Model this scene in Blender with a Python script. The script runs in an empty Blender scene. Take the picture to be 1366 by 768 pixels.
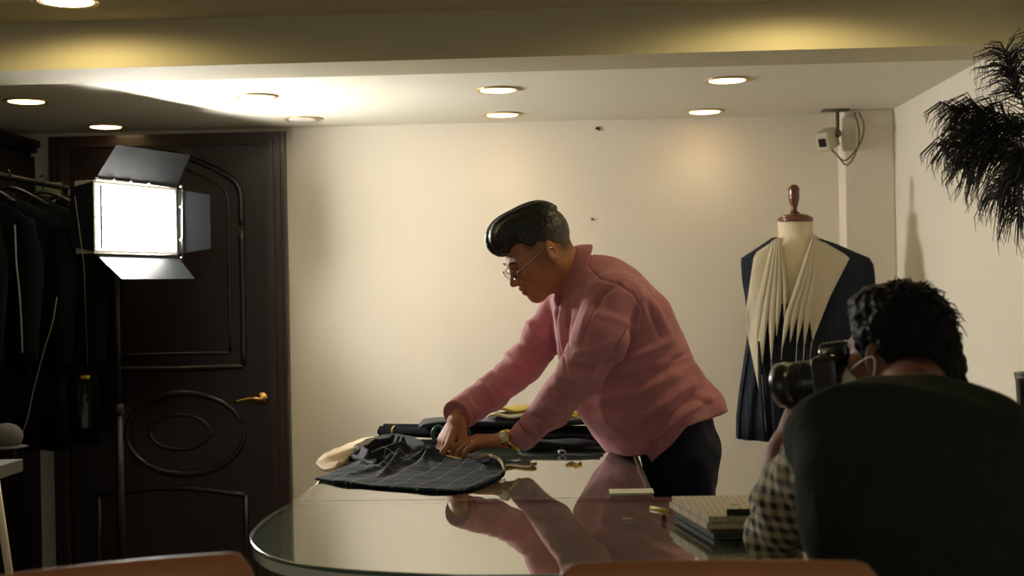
import bpy, math, random
import numpy as np
from mathutils import Vector, Matrix, noise
from mathutils.geometry import tessellate_polygon
random.seed(7); rng = np.random.default_rng(7)
C = bpy.context.scene
COL = C.collection
# ------------------------------------------------------------------ camera
FPX = 1750.0
YAW = math.atan(0.044); ROLL = 0.019; CAMZ = 1.40
FW = Vector((-math.sin(YAW), math.cos(YAW), 0)); R0 = Vector((math.cos(YAW), math.sin(YAW), 0)); Z0 = Vector((0, 0, 1))
UP = Z0*math.cos(ROLL) + R0*math.sin(ROLL); RT = R0*math.cos(ROLL) - Z0*math.sin(ROLL)
cd = bpy.data.cameras.new('camera'); cam = bpy.data.objects.new('camera', cd); COL.objects.link(cam)
cd.sensor_width = 36; cd.lens = FPX*36/1366; cd.clip_start = 0.05
cd.dof.use_dof = True; cd.dof.focus_distance = 3.75; cd.dof.aperture_fstop = 4.5
M3 = Matrix((RT, UP, -FW)).transposed()
cam.matrix_world = Matrix.Translation((0, 0, CAMZ)) @ M3.to_4x4()
C.camera = cam
# ------------------------------------------------------------------ world, exposure
w = bpy.data.worlds.new('world'); C.world = w; w.use_nodes = True
w.node_tree.nodes['Background'].inputs[0].default_value = (0.80, 0.81, 0.72, 1)
w.node_tree.nodes['Background'].inputs[1].default_value = 0.47
C.view_settings.view_transform = 'Standard'; C.view_settings.look = 'None'
C.view_settings.exposure = 0.36; C.view_settings.gamma = 1.0; C.view_settings.use_curve_mapping = False
PANEL_E = 122.0; DOWN_E = 7.0; SPOT_BACK = 2.2; SPOT_FRONT = 8.5

def W(px, py, D):                       # the point of the line of sight at world depth y = D
    d = FW + RT*((px-683)/FPX) + UP*((384-py)/FPX)
    return Vector((0, 0, CAMZ)) + d*(D/d.y)
def G(px, py, z):                       # ... at height z
    d = FW + RT*((px-683)/FPX) + UP*((384-py)/FPX)
    return Vector((0, 0, CAMZ)) + d*((z-CAMZ)/d.z)
# ------------------------------------------------------------------ materials
def lin(c):
    return tuple(((v/255)/12.92 if v/255 <= 0.04045 else ((v/255+0.055)/1.055)**2.4) for v in c)
def mat(name, rgb, rough=0.6, metal=0.0, var=0.0, scale=20.0, bump=0.0, bscale=80.0, coat=0.0, emit=None, es=0.0, attr=False, ior=1.5, sheen=0.0):
    m = bpy.data.materials.new(name); m.use_nodes = True; nt = m.node_tree; b = nt.nodes['Principled BSDF']
    c = lin(rgb)
    b.inputs['Base Color'].default_value = (*c, 1); b.inputs['Roughness'].default_value = rough
    b.inputs['Metallic'].default_value = metal; b.inputs['Coat Weight'].default_value = coat; b.inputs['IOR'].default_value = ior
    b.inputs['Coat Roughness'].default_value = 0.08
    if sheen: b.inputs['Sheen Weight'].default_value = sheen
    tc = nt.nodes.new('ShaderNodeTexCoord')
    src = None
    if attr:
        a = nt.nodes.new('ShaderNodeAttribute'); a.attribute_name = 'Col'; src = a.outputs['Color']
    if var:
        n = nt.nodes.new('ShaderNodeTexNoise'); n.inputs['Scale'].default_value = scale; n.inputs['Detail'].default_value = 4
        nt.links.new(tc.outputs['Object'], n.inputs['Vector'])
        mr = nt.nodes.new('ShaderNodeMapRange'); mr.inputs[3].default_value = 1-var; mr.inputs[4].default_value = 1+var
        nt.links.new(n.outputs['Fac'], mr.inputs[0])
        mx = nt.nodes.new('ShaderNodeVectorMath'); mx.operation = 'SCALE'
        if src: nt.links.new(src, mx.inputs[0])
        else: mx.inputs[0].default_value = c
        nt.links.new(mr.outputs[0], mx.inputs['Scale']); src = mx.outputs[0]
    if src: nt.links.new(src, b.inputs['Base Color'])
    if bump:
        n = nt.nodes.new('ShaderNodeTexNoise'); n.inputs['Scale'].default_value = bscale; n.inputs['Detail'].default_value = 3
        nt.links.new(tc.outputs['Object'], n.inputs['Vector'])
        bp = nt.nodes.new('ShaderNodeBump'); bp.inputs['Strength'].default_value = bump; bp.inputs['Distance'].default_value = 0.01
        nt.links.new(n.outputs['Fac'], bp.inputs['Height']); nt.links.new(bp.outputs[0], b.inputs['Normal'])
    if emit:
        b.inputs['Emission Color'].default_value = (*lin(emit), 1); b.inputs['Emission Strength'].default_value = es
    return m
def stripes(m, axes, period, width, rgb, gx=False, mix=1.0, rot=0.0):
    """thin woven or chalked lines on object coordinates"""
    nt = m.node_tree; b = nt.nodes['Principled BSDF']; old = b.inputs['Base Color']
    tc = nt.nodes.new('ShaderNodeTexCoord'); mp = nt.nodes.new('ShaderNodeMapping'); mp.inputs['Rotation'].default_value = (0, 0, rot)
    nt.links.new(tc.outputs['Object'], mp.inputs[0])
    sp = nt.nodes.new('ShaderNodeSeparateXYZ'); nt.links.new(mp.outputs[0], sp.inputs[0])
    outs = []
    for ax in axes:
        q = nt.nodes.new('ShaderNodeMath'); q.operation = 'MULTIPLY'; q.inputs[1].default_value = 1/period
        nt.links.new(sp.outputs[ax], q.inputs[0])
        f = nt.nodes.new('ShaderNodeMath'); f.operation = 'FRACT'; nt.links.new(q.outputs[0], f.inputs[0])
        l = nt.nodes.new('ShaderNodeMath'); l.operation = 'LESS_THAN'; l.inputs[1].default_value = width; nt.links.new(f.outputs[0], l.inputs[0])
        outs.append(l.outputs[0])
    o = outs[0]
    if len(outs) > 1:
        a = nt.nodes.new('ShaderNodeMath'); a.operation = 'AVERAGE' if False else ('ADD' if gx else 'MAXIMUM')
        nt.links.new(outs[0], a.inputs[0]); nt.links.new(outs[1], a.inputs[1]); o = a.outputs[0]
    s = nt.nodes.new('ShaderNodeMath'); s.operation = 'MULTIPLY'; s.inputs[1].default_value = mix*(0.5 if gx else 1); nt.links.new(o, s.inputs[0])
    mx = nt.nodes.new('ShaderNodeMix'); mx.data_type = 'RGBA'; nt.links.new(s.outputs[0], mx.inputs['Factor'])
    if old.is_linked: nt.links.new(old.links[0].from_socket, mx.inputs['A'])
    else: mx.inputs['A'].default_value = old.default_value
    mx.inputs['B'].default_value = (*lin(rgb), 1); nt.links.new(mx.outputs['Result'], old)
    return m
def glass_mat(name, tint, ior=1.5, extra=0.0):
    m = bpy.data.materials.new(name); m.use_nodes = True; nt = m.node_tree
    nt.nodes.remove(nt.nodes['Principled BSDF']); out = nt.nodes['Material Output']
    t = nt.nodes.new('ShaderNodeBsdfTransparent'); t.inputs[0].default_value = (*lin(tint), 1)
    g = nt.nodes.new('ShaderNodeBsdfGlossy'); g.inputs['Roughness'].default_value = 0.02
    f = nt.nodes.new('ShaderNodeFresnel'); f.inputs[0].default_value = ior
    a = nt.nodes.new('ShaderNodeMath'); a.operation = 'ADD'; a.inputs[1].default_value = extra; nt.links.new(f.outputs[0], a.inputs[0])
    ge = nt.nodes.new('ShaderNodeNewGeometry'); iv = nt.nodes.new('ShaderNodeMath'); iv.operation = 'SUBTRACT'; iv.inputs[0].default_value = 1; nt.links.new(ge.outputs['Backfacing'], iv.inputs[1])
    ml = nt.nodes.new('ShaderNodeMath'); ml.operation = 'MULTIPLY'; nt.links.new(a.outputs[0], ml.inputs[0]); nt.links.new(iv.outputs[0], ml.inputs[1]); a = ml   # one reflection per pane, on the side the light enters
    mx = nt.nodes.new('ShaderNodeMixShader'); nt.links.new(a.outputs[0], mx.inputs[0]); nt.links.new(t.outputs[0], mx.inputs[1]); nt.links.new(g.outputs[0], mx.inputs[2])
    nt.links.new(mx.outputs[0], out.inputs[0]); return m
M = dict(
 wall=mat('plaster_cream', (230, 221, 203), 0.85, var=0.03, scale=3, bump=0.12, bscale=40),
 wall_right=mat('plaster_right', (230, 224, 208), 0.85, var=0.03, scale=3, bump=0.1, bscale=40),
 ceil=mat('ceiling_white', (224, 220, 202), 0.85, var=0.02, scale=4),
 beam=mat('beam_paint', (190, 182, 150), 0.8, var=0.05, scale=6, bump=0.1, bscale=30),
 floor=mat('floor_tile', (70, 62, 54), 0.4, var=0.15, scale=6),
 door=mat('door_wood', (27, 17, 13), 0.38, var=0.3, scale=14, coat=0.15),
 doorframe=mat('door_frame_wood', (46, 27, 19), 0.4, var=0.25, scale=20, coat=0.2),
 brass=mat('brass', (190, 150, 90), 0.25, 1.0),
 chrome=mat('chrome', (200, 198, 190), 0.2, 1.0),
 black=mat('black_metal', (20, 20, 22), 0.4, 0.3),
 barn=mat('barndoor_metal', (14, 17, 19), 0.5, 0.15),
 tube=mat('tube_glow', (255, 250, 240), 0.5, emit=(255, 251, 244), es=PANEL_E),
 housing=mat('reflector_silver', (225, 225, 220), 0.3, 0.7),
 downglow=mat('downlight_glow', (255, 230, 180), 0.5, emit=(255, 214, 150), es=DOWN_E),
 downoff=mat('downlight_lens', (215, 212, 200), 0.5),
 ring=mat('downlight_trim', (196, 170, 130), 0.35, 0.6),
 shirt=mat('pink_cotton', (190, 121, 131), 0.8, var=0.06, scale=60, bump=0.15, bscale=300, sheen=0.15),
 button=mat('button', (225, 200, 195), 0.3),
 skin=mat('skin', (170, 112, 76), 0.6, attr=True, bump=0.06, bscale=250),
 hair=mat('hair_black', (22, 19, 17), 0.35, attr=True, bump=0.5, bscale=90),
 hairb=mat('hair_soft_black', (14, 13, 13), 0.65, bump=0.5, bscale=70),
 trouser=mat('trouser_navy', (26, 28, 44), 0.75, var=0.15, scale=50),
 leather=mat('shoe_leather', (25, 20, 18), 0.35),
 navy=mat('suit_navy', (20, 28, 38), 0.75, var=0.18, scale=40, bump=0.2, bscale=200, sheen=0.2),
 clothtop=mat('cloth_charcoal', (26, 33, 42), 0.75, var=0.2, scale=30, bump=0.2, bscale=200),
 cream=mat('cream_canvas', (226, 208, 174), 0.8, var=0.05, scale=30, bump=0.15, bscale=150),
 linen=mat('cream_linen', (182, 172, 148), 0.85, var=0.06, scale=40, bump=0.2, bscale=200),
 form=mat('dress_form_cover', (216, 204, 172), 0.7, var=0.03),
 capwood=mat('turned_wood', (96, 46, 24), 0.3, var=0.25, scale=25, coat=0.4),
 vest=mat('vest_dark_green', (34, 41, 31), 0.92, var=0.2, scale=25, bump=0.3, bscale=60),
 plaid=mat('gingham_cotton', (188, 180, 148), 0.85, bump=0.2, bscale=80),
 tabletop=mat('table_surface', (214, 224, 216), 0.15, var=0.04, scale=5, coat=0.6),
 tablewood=mat('table_wood', (52, 34, 26), 0.4, var=0.2, scale=12),
 glass=glass_mat('table_glass', (244, 248, 244), 1.6, 0.34),
 glassedge=mat('glass_edge_green', (72, 104, 94), 0.15, coat=1.0),
 lens=glass_mat('spectacle_lens', (246, 247, 246), 1.22),
 paper=mat('paper', (222, 216, 196), 0.8),
 chair=mat('chair_tan', (176, 112, 70), 0.45, var=0.1, scale=12, coat=0.2),
 feather=mat('feather_black', (14, 15, 17), 0.6),
 green=mat('green_plastic', (20, 92, 76), 0.35),
 yellow=mat('yellow_green_cloth', (176, 156, 52), 0.7),
 ypencil=mat('yellow_paint', (206, 172, 52), 0.5),
 red=mat('red_cloth', (130, 36, 28), 0.7),
 gold=mat('gold', (214, 178, 92), 0.22, 1.0),
 dial=mat('watch_dial', (230, 222, 196), 0.25, coat=0.6),
 camblack=mat('camera_black', (18, 18, 19), 0.3, coat=0.3),
 plastic=glass_mat('clear_bag', (232, 230, 222), 1.3, 0.03),
 wardrobe=mat('wardrobe_dark', (18, 13, 11), 0.5, var=0.25, scale=15),
 greenp=mat('poster_green', (118, 140, 92), 0.7, var=0.2, scale=30),
 grey=mat('grey_cloth', (92, 92, 88), 0.8, var=0.15),
 cctv=mat('cctv_white', (196, 188, 162), 0.4),
 cable=mat('cable_grey', (100, 92, 70), 0.5),
 swatch=mat('swatch_cream', (212, 200, 170), 0.8, var=0.1, scale=60),
 swatchd=mat('swatch_dark', (84, 90, 84), 0.8, var=0.2, scale=60),
 swatchb=mat('swatch_brown', (120, 92, 66), 0.8, var=0.2, scale=60),
)
stripes(M['swatch'], (0, 1), 0.012, 0.22, (150, 138, 110), mix=0.6)
stripes(M['plaid'], (0, 2), 0.023, 0.5, (24, 28, 36), gx=True, mix=0.97, rot=0.5)
M['navy_pin'] = stripes(mat('suit_pinstripe', (20, 25, 36), 0.78, var=0.1, scale=40), (0,), 0.016, 0.14, (52, 62, 76), mix=0.5)
M['chalked'] = stripes(mat('cloth_chalked', (26, 38, 50), 0.8, var=0.2, scale=30, bump=0.2, bscale=200), (0, 1), 0.062, 0.03, (150, 150, 136), mix=0.75, rot=0.25)
for k_ in ('barn', 'vest', 'trouser', 'navy', 'clothtop', 'wardrobe', 'chalked', 'navy_pin', 'hairb'): M[k_].node_tree.nodes['Principled BSDF'].inputs['Specular IOR Level'].default_value = 0.18
# ------------------------------------------------------------------ object helpers
def wloc(o):
    v = Vector((0, 0, 0))
    while o is not None: v = v + o.location; o = o.parent
    return v
def tag(o, label=None, cat=None, group=None, kind=None):
    if label: o['label'] = label
    if cat: o['category'] = cat
    if group: o['group'] = group
    if kind: o['kind'] = kind
    return o
def thing(name, loc, label, cat, group=None):
    o = bpy.data.objects.new(name, None); COL.objects.link(o); o.location = loc; o.empty_display_size = 0.1
    return tag(o, label, cat, group)
def mesh(name, vf, m, parent=None, smooth=True, kind=None, col=None, label=None):
    v, f = vf
    v = np.array([tuple(p) for p in v], dtype=float) if not isinstance(v, np.ndarray) else v.astype(float)
    if parent is not None: base = np.array(wloc(parent))
    else: base = np.array([(v[:, 0].min()+v[:, 0].max())/2, (v[:, 1].min()+v[:, 1].max())/2, v[:, 2].min()])
    me = bpy.data.meshes.new(name)
    me.from_pydata((v-base).tolist(), [], f if isinstance(f, list) else f.tolist()); me.update()
    if smooth:
        me.polygons.foreach_set('use_smooth', [True]*len(me.polygons))
    if col is not None:
        ca = me.color_attributes.new('Col', 'FLOAT_COLOR', 'POINT')
        ca.data.foreach_set('color', np.concatenate([col, np.ones((len(v), 1))], 1).astype(np.float32).ravel())
    o = bpy.data.objects.new(name, me); COL.objects.link(o)
    if m: me.materials.append(m)
    if parent is not None: o.parent = parent
    else: o.location = base
    if smooth == 'auto': autosm(o)
    return tag(o, label=label, kind=kind)
def autosm(o, ang=0.6):
    me = o.data
    import bmesh
    bm = bmesh.new(); bm.from_mesh(me)
    for e in bm.edges:
        if len(e.link_faces) == 2 and e.calc_face_angle(0) > ang: e.smooth = False
    bm.to_mesh(me); bm.free()
def bev(o, w=0.004, seg=2):
    b = o.modifiers.new('bevel', 'BEVEL'); b.width = w; b.segments = seg; b.limit_method = 'ANGLE'; return o
def join(*parts):
    V = []; F = []; n = 0
    for v, f in parts:
        v = [tuple(p) for p in v]; V += v; F += [tuple(i+n for i in q) for q in f]; n += len(v)
    return V, F
def box(c, s, ax=None):
    c = Vector(c); X, Y, Z = ax if ax else (Vector((1, 0, 0)), Vector((0, 1, 0)), Vector((0, 0, 1)))
    V = [c + X*(a*s[0]/2) + Y*(b*s[1]/2) + Z*(d*s[2]/2) for a in (-1, 1) for b in (-1, 1) for d in (-1, 1)]
    return V, [(0, 1, 3, 2), (4, 6, 7, 5), (0, 4, 5, 1), (2, 3, 7, 6), (0, 2, 6, 4), (1, 5, 7, 3)]
def bbox(x0, x1, y0, y1, z0, z1): return box(((x0+x1)/2, (y0+y1)/2, (z0+z1)/2), (x1-x0, y1-y0, z1-z0))
def tube(pts, r, n=10, caps=True, flat=1.0):
    pts = [Vector(p) for p in pts]; rs = r if isinstance(r, (list, tuple)) else [r]*len(pts)
    V = []; F = []; prev = None
    for i, p in enumerate(pts):
        t = (pts[min(i+1, len(pts)-1)] - pts[max(i-1, 0)])
        t = t.normalized() if t.length > 1e-9 else Vector((0, 0, 1))
        if prev is None:
            a = Vector((0, 0, 1)) if abs(t.z) < 0.9 else Vector((1, 0, 0)); u = t.cross(a).normalized()
        else: u = (prev - t*prev.dot(t)).normalized()
        prev = u; v = t.cross(u)
        for k in range(n):
            a = 2*math.pi*k/n; V.append(p + u*(math.cos(a)*rs[i]) + v*(math.sin(a)*rs[i]*flat))
    for i in range(len(pts)-1):
        for k in range(n):
            k2 = (k+1) % n; F.append((i*n+k, i*n+k2, (i+1)*n+k2, (i+1)*n+k))
    if caps: F.append(tuple(range(n-1, -1, -1))); F.append(tuple((len(pts)-1)*n+k for k in range(n)))
    return V, F
def lathe(c, prof, n=32, axis=None):
    c = Vector(c); A = Vector(axis).normalized() if axis is not None else Vector((0, 0, 1))
    a = Vector((1, 0, 0)) if abs(A.x) < 0.9 else Vector((0, 1, 0)); u = A.cross(a).normalized(); v = A.cross(u)
    V = []; F = []
    for r, h in prof:
        for k in range(n):
            q = 2*math.pi*k/n; V.append(c + A*h + u*(r*math.cos(q)) + v*(r*math.sin(q)))
    for i in range(len(prof)-1):
        for k in range(n):
            k2 = (k+1) % n; F.append((i*n+k, (i+1)*n+k, (i+1)*n+k2, i*n+k2))
    F.append(tuple(range(n))); F.append(tuple((len(prof)-1)*n+k for k in range(n-1, -1, -1)))
    return V, F
def prism(poly, d):                     # polygon of 3D points extruded by vector d
    d = Vector(d); n = len(poly); V = [Vector(p) for p in poly] + [Vector(p)+d for p in poly]
    F = [(i, (i+1) % n, n+(i+1) % n, n+i) for i in range(n)]
    F += [tuple(range(n-1, -1, -1)), tuple(range(n, 2*n))]
    return V, F
def ball(c, r, n=16, m=10, ax=None):
    c = Vector(c); r = (r, r, r) if isinstance(r, (int, float)) else r
    X, Y, Z = ax if ax else (Vector((1, 0, 0)), Vector((0, 1, 0)), Vector((0, 0, 1)))
    V = [c + Z*r[2]]; F = []
    for i in range(1, m):
        t = math.pi*i/m
        for k in range(n):
            q = 2*math.pi*k/n; V.append(c + X*(r[0]*math.sin(t)*math.cos(q)) + Y*(r[1]*math.sin(t)*math.sin(q)) + Z*(r[2]*math.cos(t)))
    V.append(c - Z*r[2])
    for k in range(n):
        F.append((0, 1+k, 1+(k+1) % n)); F.append((len(V)-1, 1+(m-2)*n+(k+1) % n, 1+(m-2)*n+k))
        for i in range(m-2): F.append((1+i*n+k, 1+(i+1)*n+k, 1+(i+1)*n+(k+1) % n, 1+i*n+(k+1) % n))
    return V, F
def sweep_closed(pts, r, n=8, flat=1.0):
    pts = [Vector(p) for p in pts]; N = len(pts); V = []; F = []
    nrm = Vector((0, 0, 0))
    for i in range(N): nrm += pts[i].cross(pts[(i+1) % N])
    nrm.normalize()
    for i in range(N):
        t = (pts[(i+1) % N]-pts[i-1]).normalized(); u = t.cross(nrm).normalized()
        for k in range(n):
            a = 2*math.pi*k/n; V.append(pts[i] + u*(math.cos(a)*r) + nrm*(math.sin(a)*r*flat))
    for i in range(N):
        for k in range(n):
            F.append((i*n+k, i*n+(k+1) % n, ((i+1) % N)*n+(k+1) % n, ((i+1) % N)*n+k))
    return V, F
def bez(pts, n=24):                     # Catmull-Rom through the points
    P = [Vector(p) for p in pts]; P = [P[0]*2-P[1]] + P + [P[-1]*2-P[-2]]; out = []
    m = len(P)-3
    for s in range(n+1):
        t = s/n*m; i = min(int(t), m-1); u = t-i; a, b, c, d = P[i:i+4]
        out.append(0.5*((2*b) + (c-a)*u + (2*a-5*b+4*c-d)*u*u + (3*b-a-3*c+d)*u**3))
    return out
# ------------------------------------------------------------------ implicit surfaces, for bodies and clothing
class Field:
    def __init__(s, lo, hi, h):
        s.lo = np.array(lo, float); s.h = h
        s.n = np.ceil((np.array(hi, float)-s.lo)/h).astype(int)+1
        s.F = np.full(tuple(s.n), 0.06, np.float32)
    def ev(s, fn, lo, hi, k, sub=False, m=0.035, mode=None):
        a = np.clip(np.floor((np.array(lo)-m-s.lo)/s.h).astype(int), 0, s.n); b = np.clip(np.ceil((np.array(hi)+m-s.lo)/s.h).astype(int)+1, 0, s.n)
        if (b <= a).any(): return
        X = (s.lo[0]+s.h*np.arange(a[0], b[0], dtype=np.float32))[:, None, None]
        Y = (s.lo[1]+s.h*np.arange(a[1], b[1], dtype=np.float32))[None, :, None]
        Z = (s.lo[2]+s.h*np.arange(a[2], b[2], dtype=np.float32))[None, None, :]
        d = fn(X, Y, Z).astype(np.float32); v = s.F[a[0]:b[0], a[1]:b[1], a[2]:b[2]]
        if sub:
            d = -d; hh = np.maximum(k-np.abs(v-d), 0)/k; r = np.maximum(v, d)+hh*hh*k/4
        else:
            hh = np.maximum(k-np.abs(v-d), 0)/k; r = np.minimum(v, d)-hh*hh*k/4
        s.F[a[0]:b[0], a[1]:b[1], a[2]:b[2]] = r
    def cone(s, a, b, ra, rb, k=0.015, sub=False):
        a = np.array(a, float); b = np.array(b, float); ba = b-a; L = max(ba@ba, 1e-9)
        def fn(X, Y, Z):
            x, y, z = X-a[0], Y-a[1], Z-a[2]; t = np.clip((x*ba[0]+y*ba[1]+z*ba[2])/L, 0, 1)
            return np.sqrt((x-ba[0]*t)**2+(y-ba[1]*t)**2+(z-ba[2]*t)**2)-(ra+(rb-ra)*t)
        r = max(ra, rb); s.ev(fn, np.minimum(a, b)-r, np.maximum(a, b)+r, k, sub)
    def chain(s, pts, rs, k=0.015):
        for i in range(len(pts)-1): s.cone(pts[i], pts[i+1], rs[i], rs[i+1], k)
    def ell(s, c, r, ax=None, k=0.015, sub=False):
        c = np.array(c, float); r = np.array(r, float); A = np.array([tuple(v) for v in ax], float) if ax else np.eye(3)
        def fn(X, Y, Z):
            x, y, z = X-c[0], Y-c[1], Z-c[2]; k0 = 0; k1 = 0
            for i in range(3):
                q = (x*A[i, 0]+y*A[i, 1]+z*A[i, 2]); k0 = k0+(q/r[i])**2; k1 = k1+(q/r[i]**2)**2
            k0 = np.sqrt(k0); return k0*(k0-1)/np.maximum(np.sqrt(k1), 1e-6)
        e = (np.abs(A)*r[:, None]).sum(0); s.ev(fn, c-e, c+e, k, sub)
    def loft(s, a, b, L, ra, rb, k=0.03):
        """elliptic tube a->b; L lateral axis; radii (lateral, depth)"""
        a = np.array(a, float); b = np.array(b, float); ba = b-a; l = np.linalg.norm(ba); T = ba/l
        Lv = np.array(L, float); Lv = Lv-T*(Lv@T); Lv /= np.linalg.norm(Lv); Dv = np.cross(T, Lv)
        def fn(X, Y, Z):
            x, y, z = X-a[0], Y-a[1], Z-a[2]; s_ = x*T[0]+y*T[1]+z*T[2]; t = np.clip(s_/l, 0, 1); o = s_-t*l
            p = x*Lv[0]+y*Lv[1]+z*Lv[2]; q = x*Dv[0]+y*Dv[1]+z*Dv[2]
            rl = ra[0]+(rb[0]-ra[0])*t; rd = ra[1]+(rb[1]-ra[1])*t; rm = np.minimum(rl, rd)
            return (np.sqrt((p/rl)**2+(q/rd)**2+(o/rm)**2)-1)*rm
        r = max(ra+rb); s.ev(fn, np.minimum(a, b)-r, np.maximum(a, b)+r, k)
    def cut(s, p, n):                    # keep the side the normal n points away from
        p = np.array(p, float); n = np.array(n, float); n /= np.linalg.norm(n)
        X = (s.lo[0]+s.h*np.arange(s.n[0], dtype=np.float32))[:, None, None]; Y = (s.lo[1]+s.h*np.arange(s.n[1], dtype=np.float32))[None, :, None]; Z = (s.lo[2]+s.h*np.arange(s.n[2], dtype=np.float32))[None, None, :]
        s.F = np.maximum(s.F, ((X-p[0])*n[0]+(Y-p[1])*n[1]+(Z-p[2])*n[2]).astype(np.float32))
    def cut_near(s, p, n, rad):
        p = np.array(p, float); n = np.array(n, float); n /= np.linalg.norm(n)
        a = np.clip(((p-rad-s.lo)/s.h).astype(int), 0, s.n); b = np.clip(((p+rad-s.lo)/s.h).astype(int)+1, 0, s.n)
        X = (s.lo[0]+s.h*np.arange(a[0], b[0]))[:, None, None]; Y = (s.lo[1]+s.h*np.arange(a[1], b[1]))[None, :, None]; Z = (s.lo[2]+s.h*np.arange(a[2], b[2]))[None, None, :]
        v = s.F[a[0]:b[0], a[1]:b[1], a[2]:b[2]]
        s.F[a[0]:b[0], a[1]:b[1], a[2]:b[2]] = np.maximum(v, ((X-p[0])*n[0]+(Y-p[1])*n[1]+(Z-p[2])*n[2]))
    def mesh(s):
        F = s.F; F[0] = F[-1] = 0.06; F[:, 0] = F[:, -1] = 0.06; F[:, :, 0] = F[:, :, -1] = 0.06
        S = F < 0; n = s.n; NC = int(np.prod(n)); st = (n[1]*n[2], n[2], 1)
        ids = []; pos = []; quads = []
        for ax in range(3):
            sl0 = [slice(None)]*3; sl1 = [slice(None)]*3; sl0[ax] = slice(0, -1); sl1[ax] = slice(1, None)
            I = np.argwhere(S[tuple(sl0)] != S[tuple(sl1)])
            J = I.copy(); J[:, ax] += 1
            f0 = F[I[:, 0], I[:, 1], I[:, 2]]; f1 = F[J[:, 0], J[:, 1], J[:, 2]]
            p = I.astype(float); p[:, ax] += f0/(f0-f1)
            b, c = (ax+1) % 3, (ax+2) % 3; base = I@np.array(st)
            q = np.stack([base-st[b]-st[c], base-st[c], base, base-st[b]], 1)
            flip = f0 > 0
            q[flip] = q[flip][:, ::-1]
            quads.append(q); 
            for k in range(4): ids.append(q[:, k]); pos.append(p)
        Q = np.concatenate(quads); ids = np.concatenate(ids); pos = np.concatenate(pos)
        u, inv = np.unique(ids, return_inverse=True); cnt = np.bincount(inv)
        V = np.stack([np.bincount(inv, pos[:, i])/cnt for i in range(3)], 1)
        Fq = np.searchsorted(u, Q)
        return V*s.h+s.lo, Fq
def vnormals(V, F):
    d1 = V[F[:, 2]]-V[F[:, 0]]; d2 = V[F[:, 3]]-V[F[:, 1]]; nn = np.cross(d1, d2); N = np.zeros_like(V)
    for k in range(4):
        for a in range(3): N[:, a] += np.bincount(F[:, k], nn[:, a], len(V))
    return N/np.maximum(np.linalg.norm(N, axis=1, keepdims=True), 1e-12)
def relax(V, F, it=2, lam=0.5):
    E = np.concatenate([F[:, [0, 1]], F[:, [1, 2]], F[:, [2, 3]], F[:, [3, 0]]]); 
    for _ in range(it):
        S = np.zeros_like(V); c = np.bincount(E[:, 0], minlength=len(V))+np.bincount(E[:, 1], minlength=len(V))
        for a in range(3): S[:, a] = np.bincount(E[:, 0], V[E[:, 1], a], len(V))+np.bincount(E[:, 1], V[E[:, 0], a], len(V))
        V = V+lam*(S/c[:, None]-V)
    return V
def project(V):                          # picture coordinates of world points, used to lay folds where the photo has them
    d = V-np.array([0, 0, CAMZ]); z = d@np.array(FW); return 683+FPX*(d@np.array(RT))/z, 384-FPX*(d@np.array(UP))/z
def folds(V, F, segs, ymin=-9, ymax=9):
    """displace a garment along its normals: each seg = polyline [(px,py)...], amplitude m, width px"""
    N = vnormals(V, F); px, py = project(V); D = np.zeros(len(V)); my = (V[:, 1] > ymin) & (V[:, 1] < ymax)
    for pts, amp, wd in segs:
        best = np.full(len(V), 1e9); bt = np.zeros(len(V)); L = len(pts)-1
        for i in range(L):
            (x0, y0), (x1, y1) = pts[i], pts[i+1]; dx, dy = x1-x0, y1-y0
            t = np.clip(((px-x0)*dx+(py-y0)*dy)/(dx*dx+dy*dy), 0, 1); dd = np.hypot(px-x0-dx*t, py-y0-dy*t)
            b = dd < best; best[b] = dd[b]; bt[b] = ((i+t)/L)[b]
        D += np.where(my, amp*np.exp(-(best/wd)**2)*np.sin(np.pi*np.clip(bt*0.8+0.1, 0, 1))**0.7, 0)
    return V+N*D[:, None]
def bumpy(V, F, amp, sc, seed=0):
    N = vnormals(V, F); d = np.array([noise.noise(Vector((p[0]*sc+seed, p[1]*sc, p[2]*sc))) for p in V]); return V+N*(d*amp)[:, None]

exec_order = []
# ================================================================== SETTING
WY = 5.93; XR = W(1185, 300, WY).x; XL = -2.95; ZC = 2.15; ZB = 2.10; ZF = 2.245
D_R = (W(72, 300, WY).x, W(384, 300, WY).x)
struct = lambda n, vf, m, p=None, sm=False: mesh(n, vf, m, p, sm, kind='structure' if p is None else None)
struct('floor', bbox(XL-.1, XR+.1, -1.6, WY+.1, -0.1, 0), M['floor'])
dx0, dx1 = D_R; dz = 2.128
struct('wall_back', join(bbox(dx1, XR+.1, WY, WY+.1, 0, ZC), bbox(XL-.1, dx0, WY, WY+.1, 0, ZC), bbox(dx0, dx1, WY, WY+.1, dz, ZC)), M['wall'])
struct('wall_right', bbox(XR, XR+.1, -1.6, WY, 0, ZF), M['wall_right'])
struct('wall_left', bbox(XL-.1, XL, -1.6, WY, 0, ZF), M['wall'])
struct('ceiling', join(bbox(XL-.1, XR+.1, 4.25, WY+.1, ZC, ZC+.1)), M['ceil'])
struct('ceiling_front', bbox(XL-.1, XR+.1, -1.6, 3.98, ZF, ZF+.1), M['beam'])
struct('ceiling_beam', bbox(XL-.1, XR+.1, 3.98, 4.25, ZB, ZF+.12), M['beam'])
# column in the back right corner
c0 = W(1128, 300, WY-.14); c1 = XR
col = struct('trim_1', bbox(c0.x, XR, WY-.14, WY, 0, ZC), M['wall']); bev(col, .008, 3)
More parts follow.
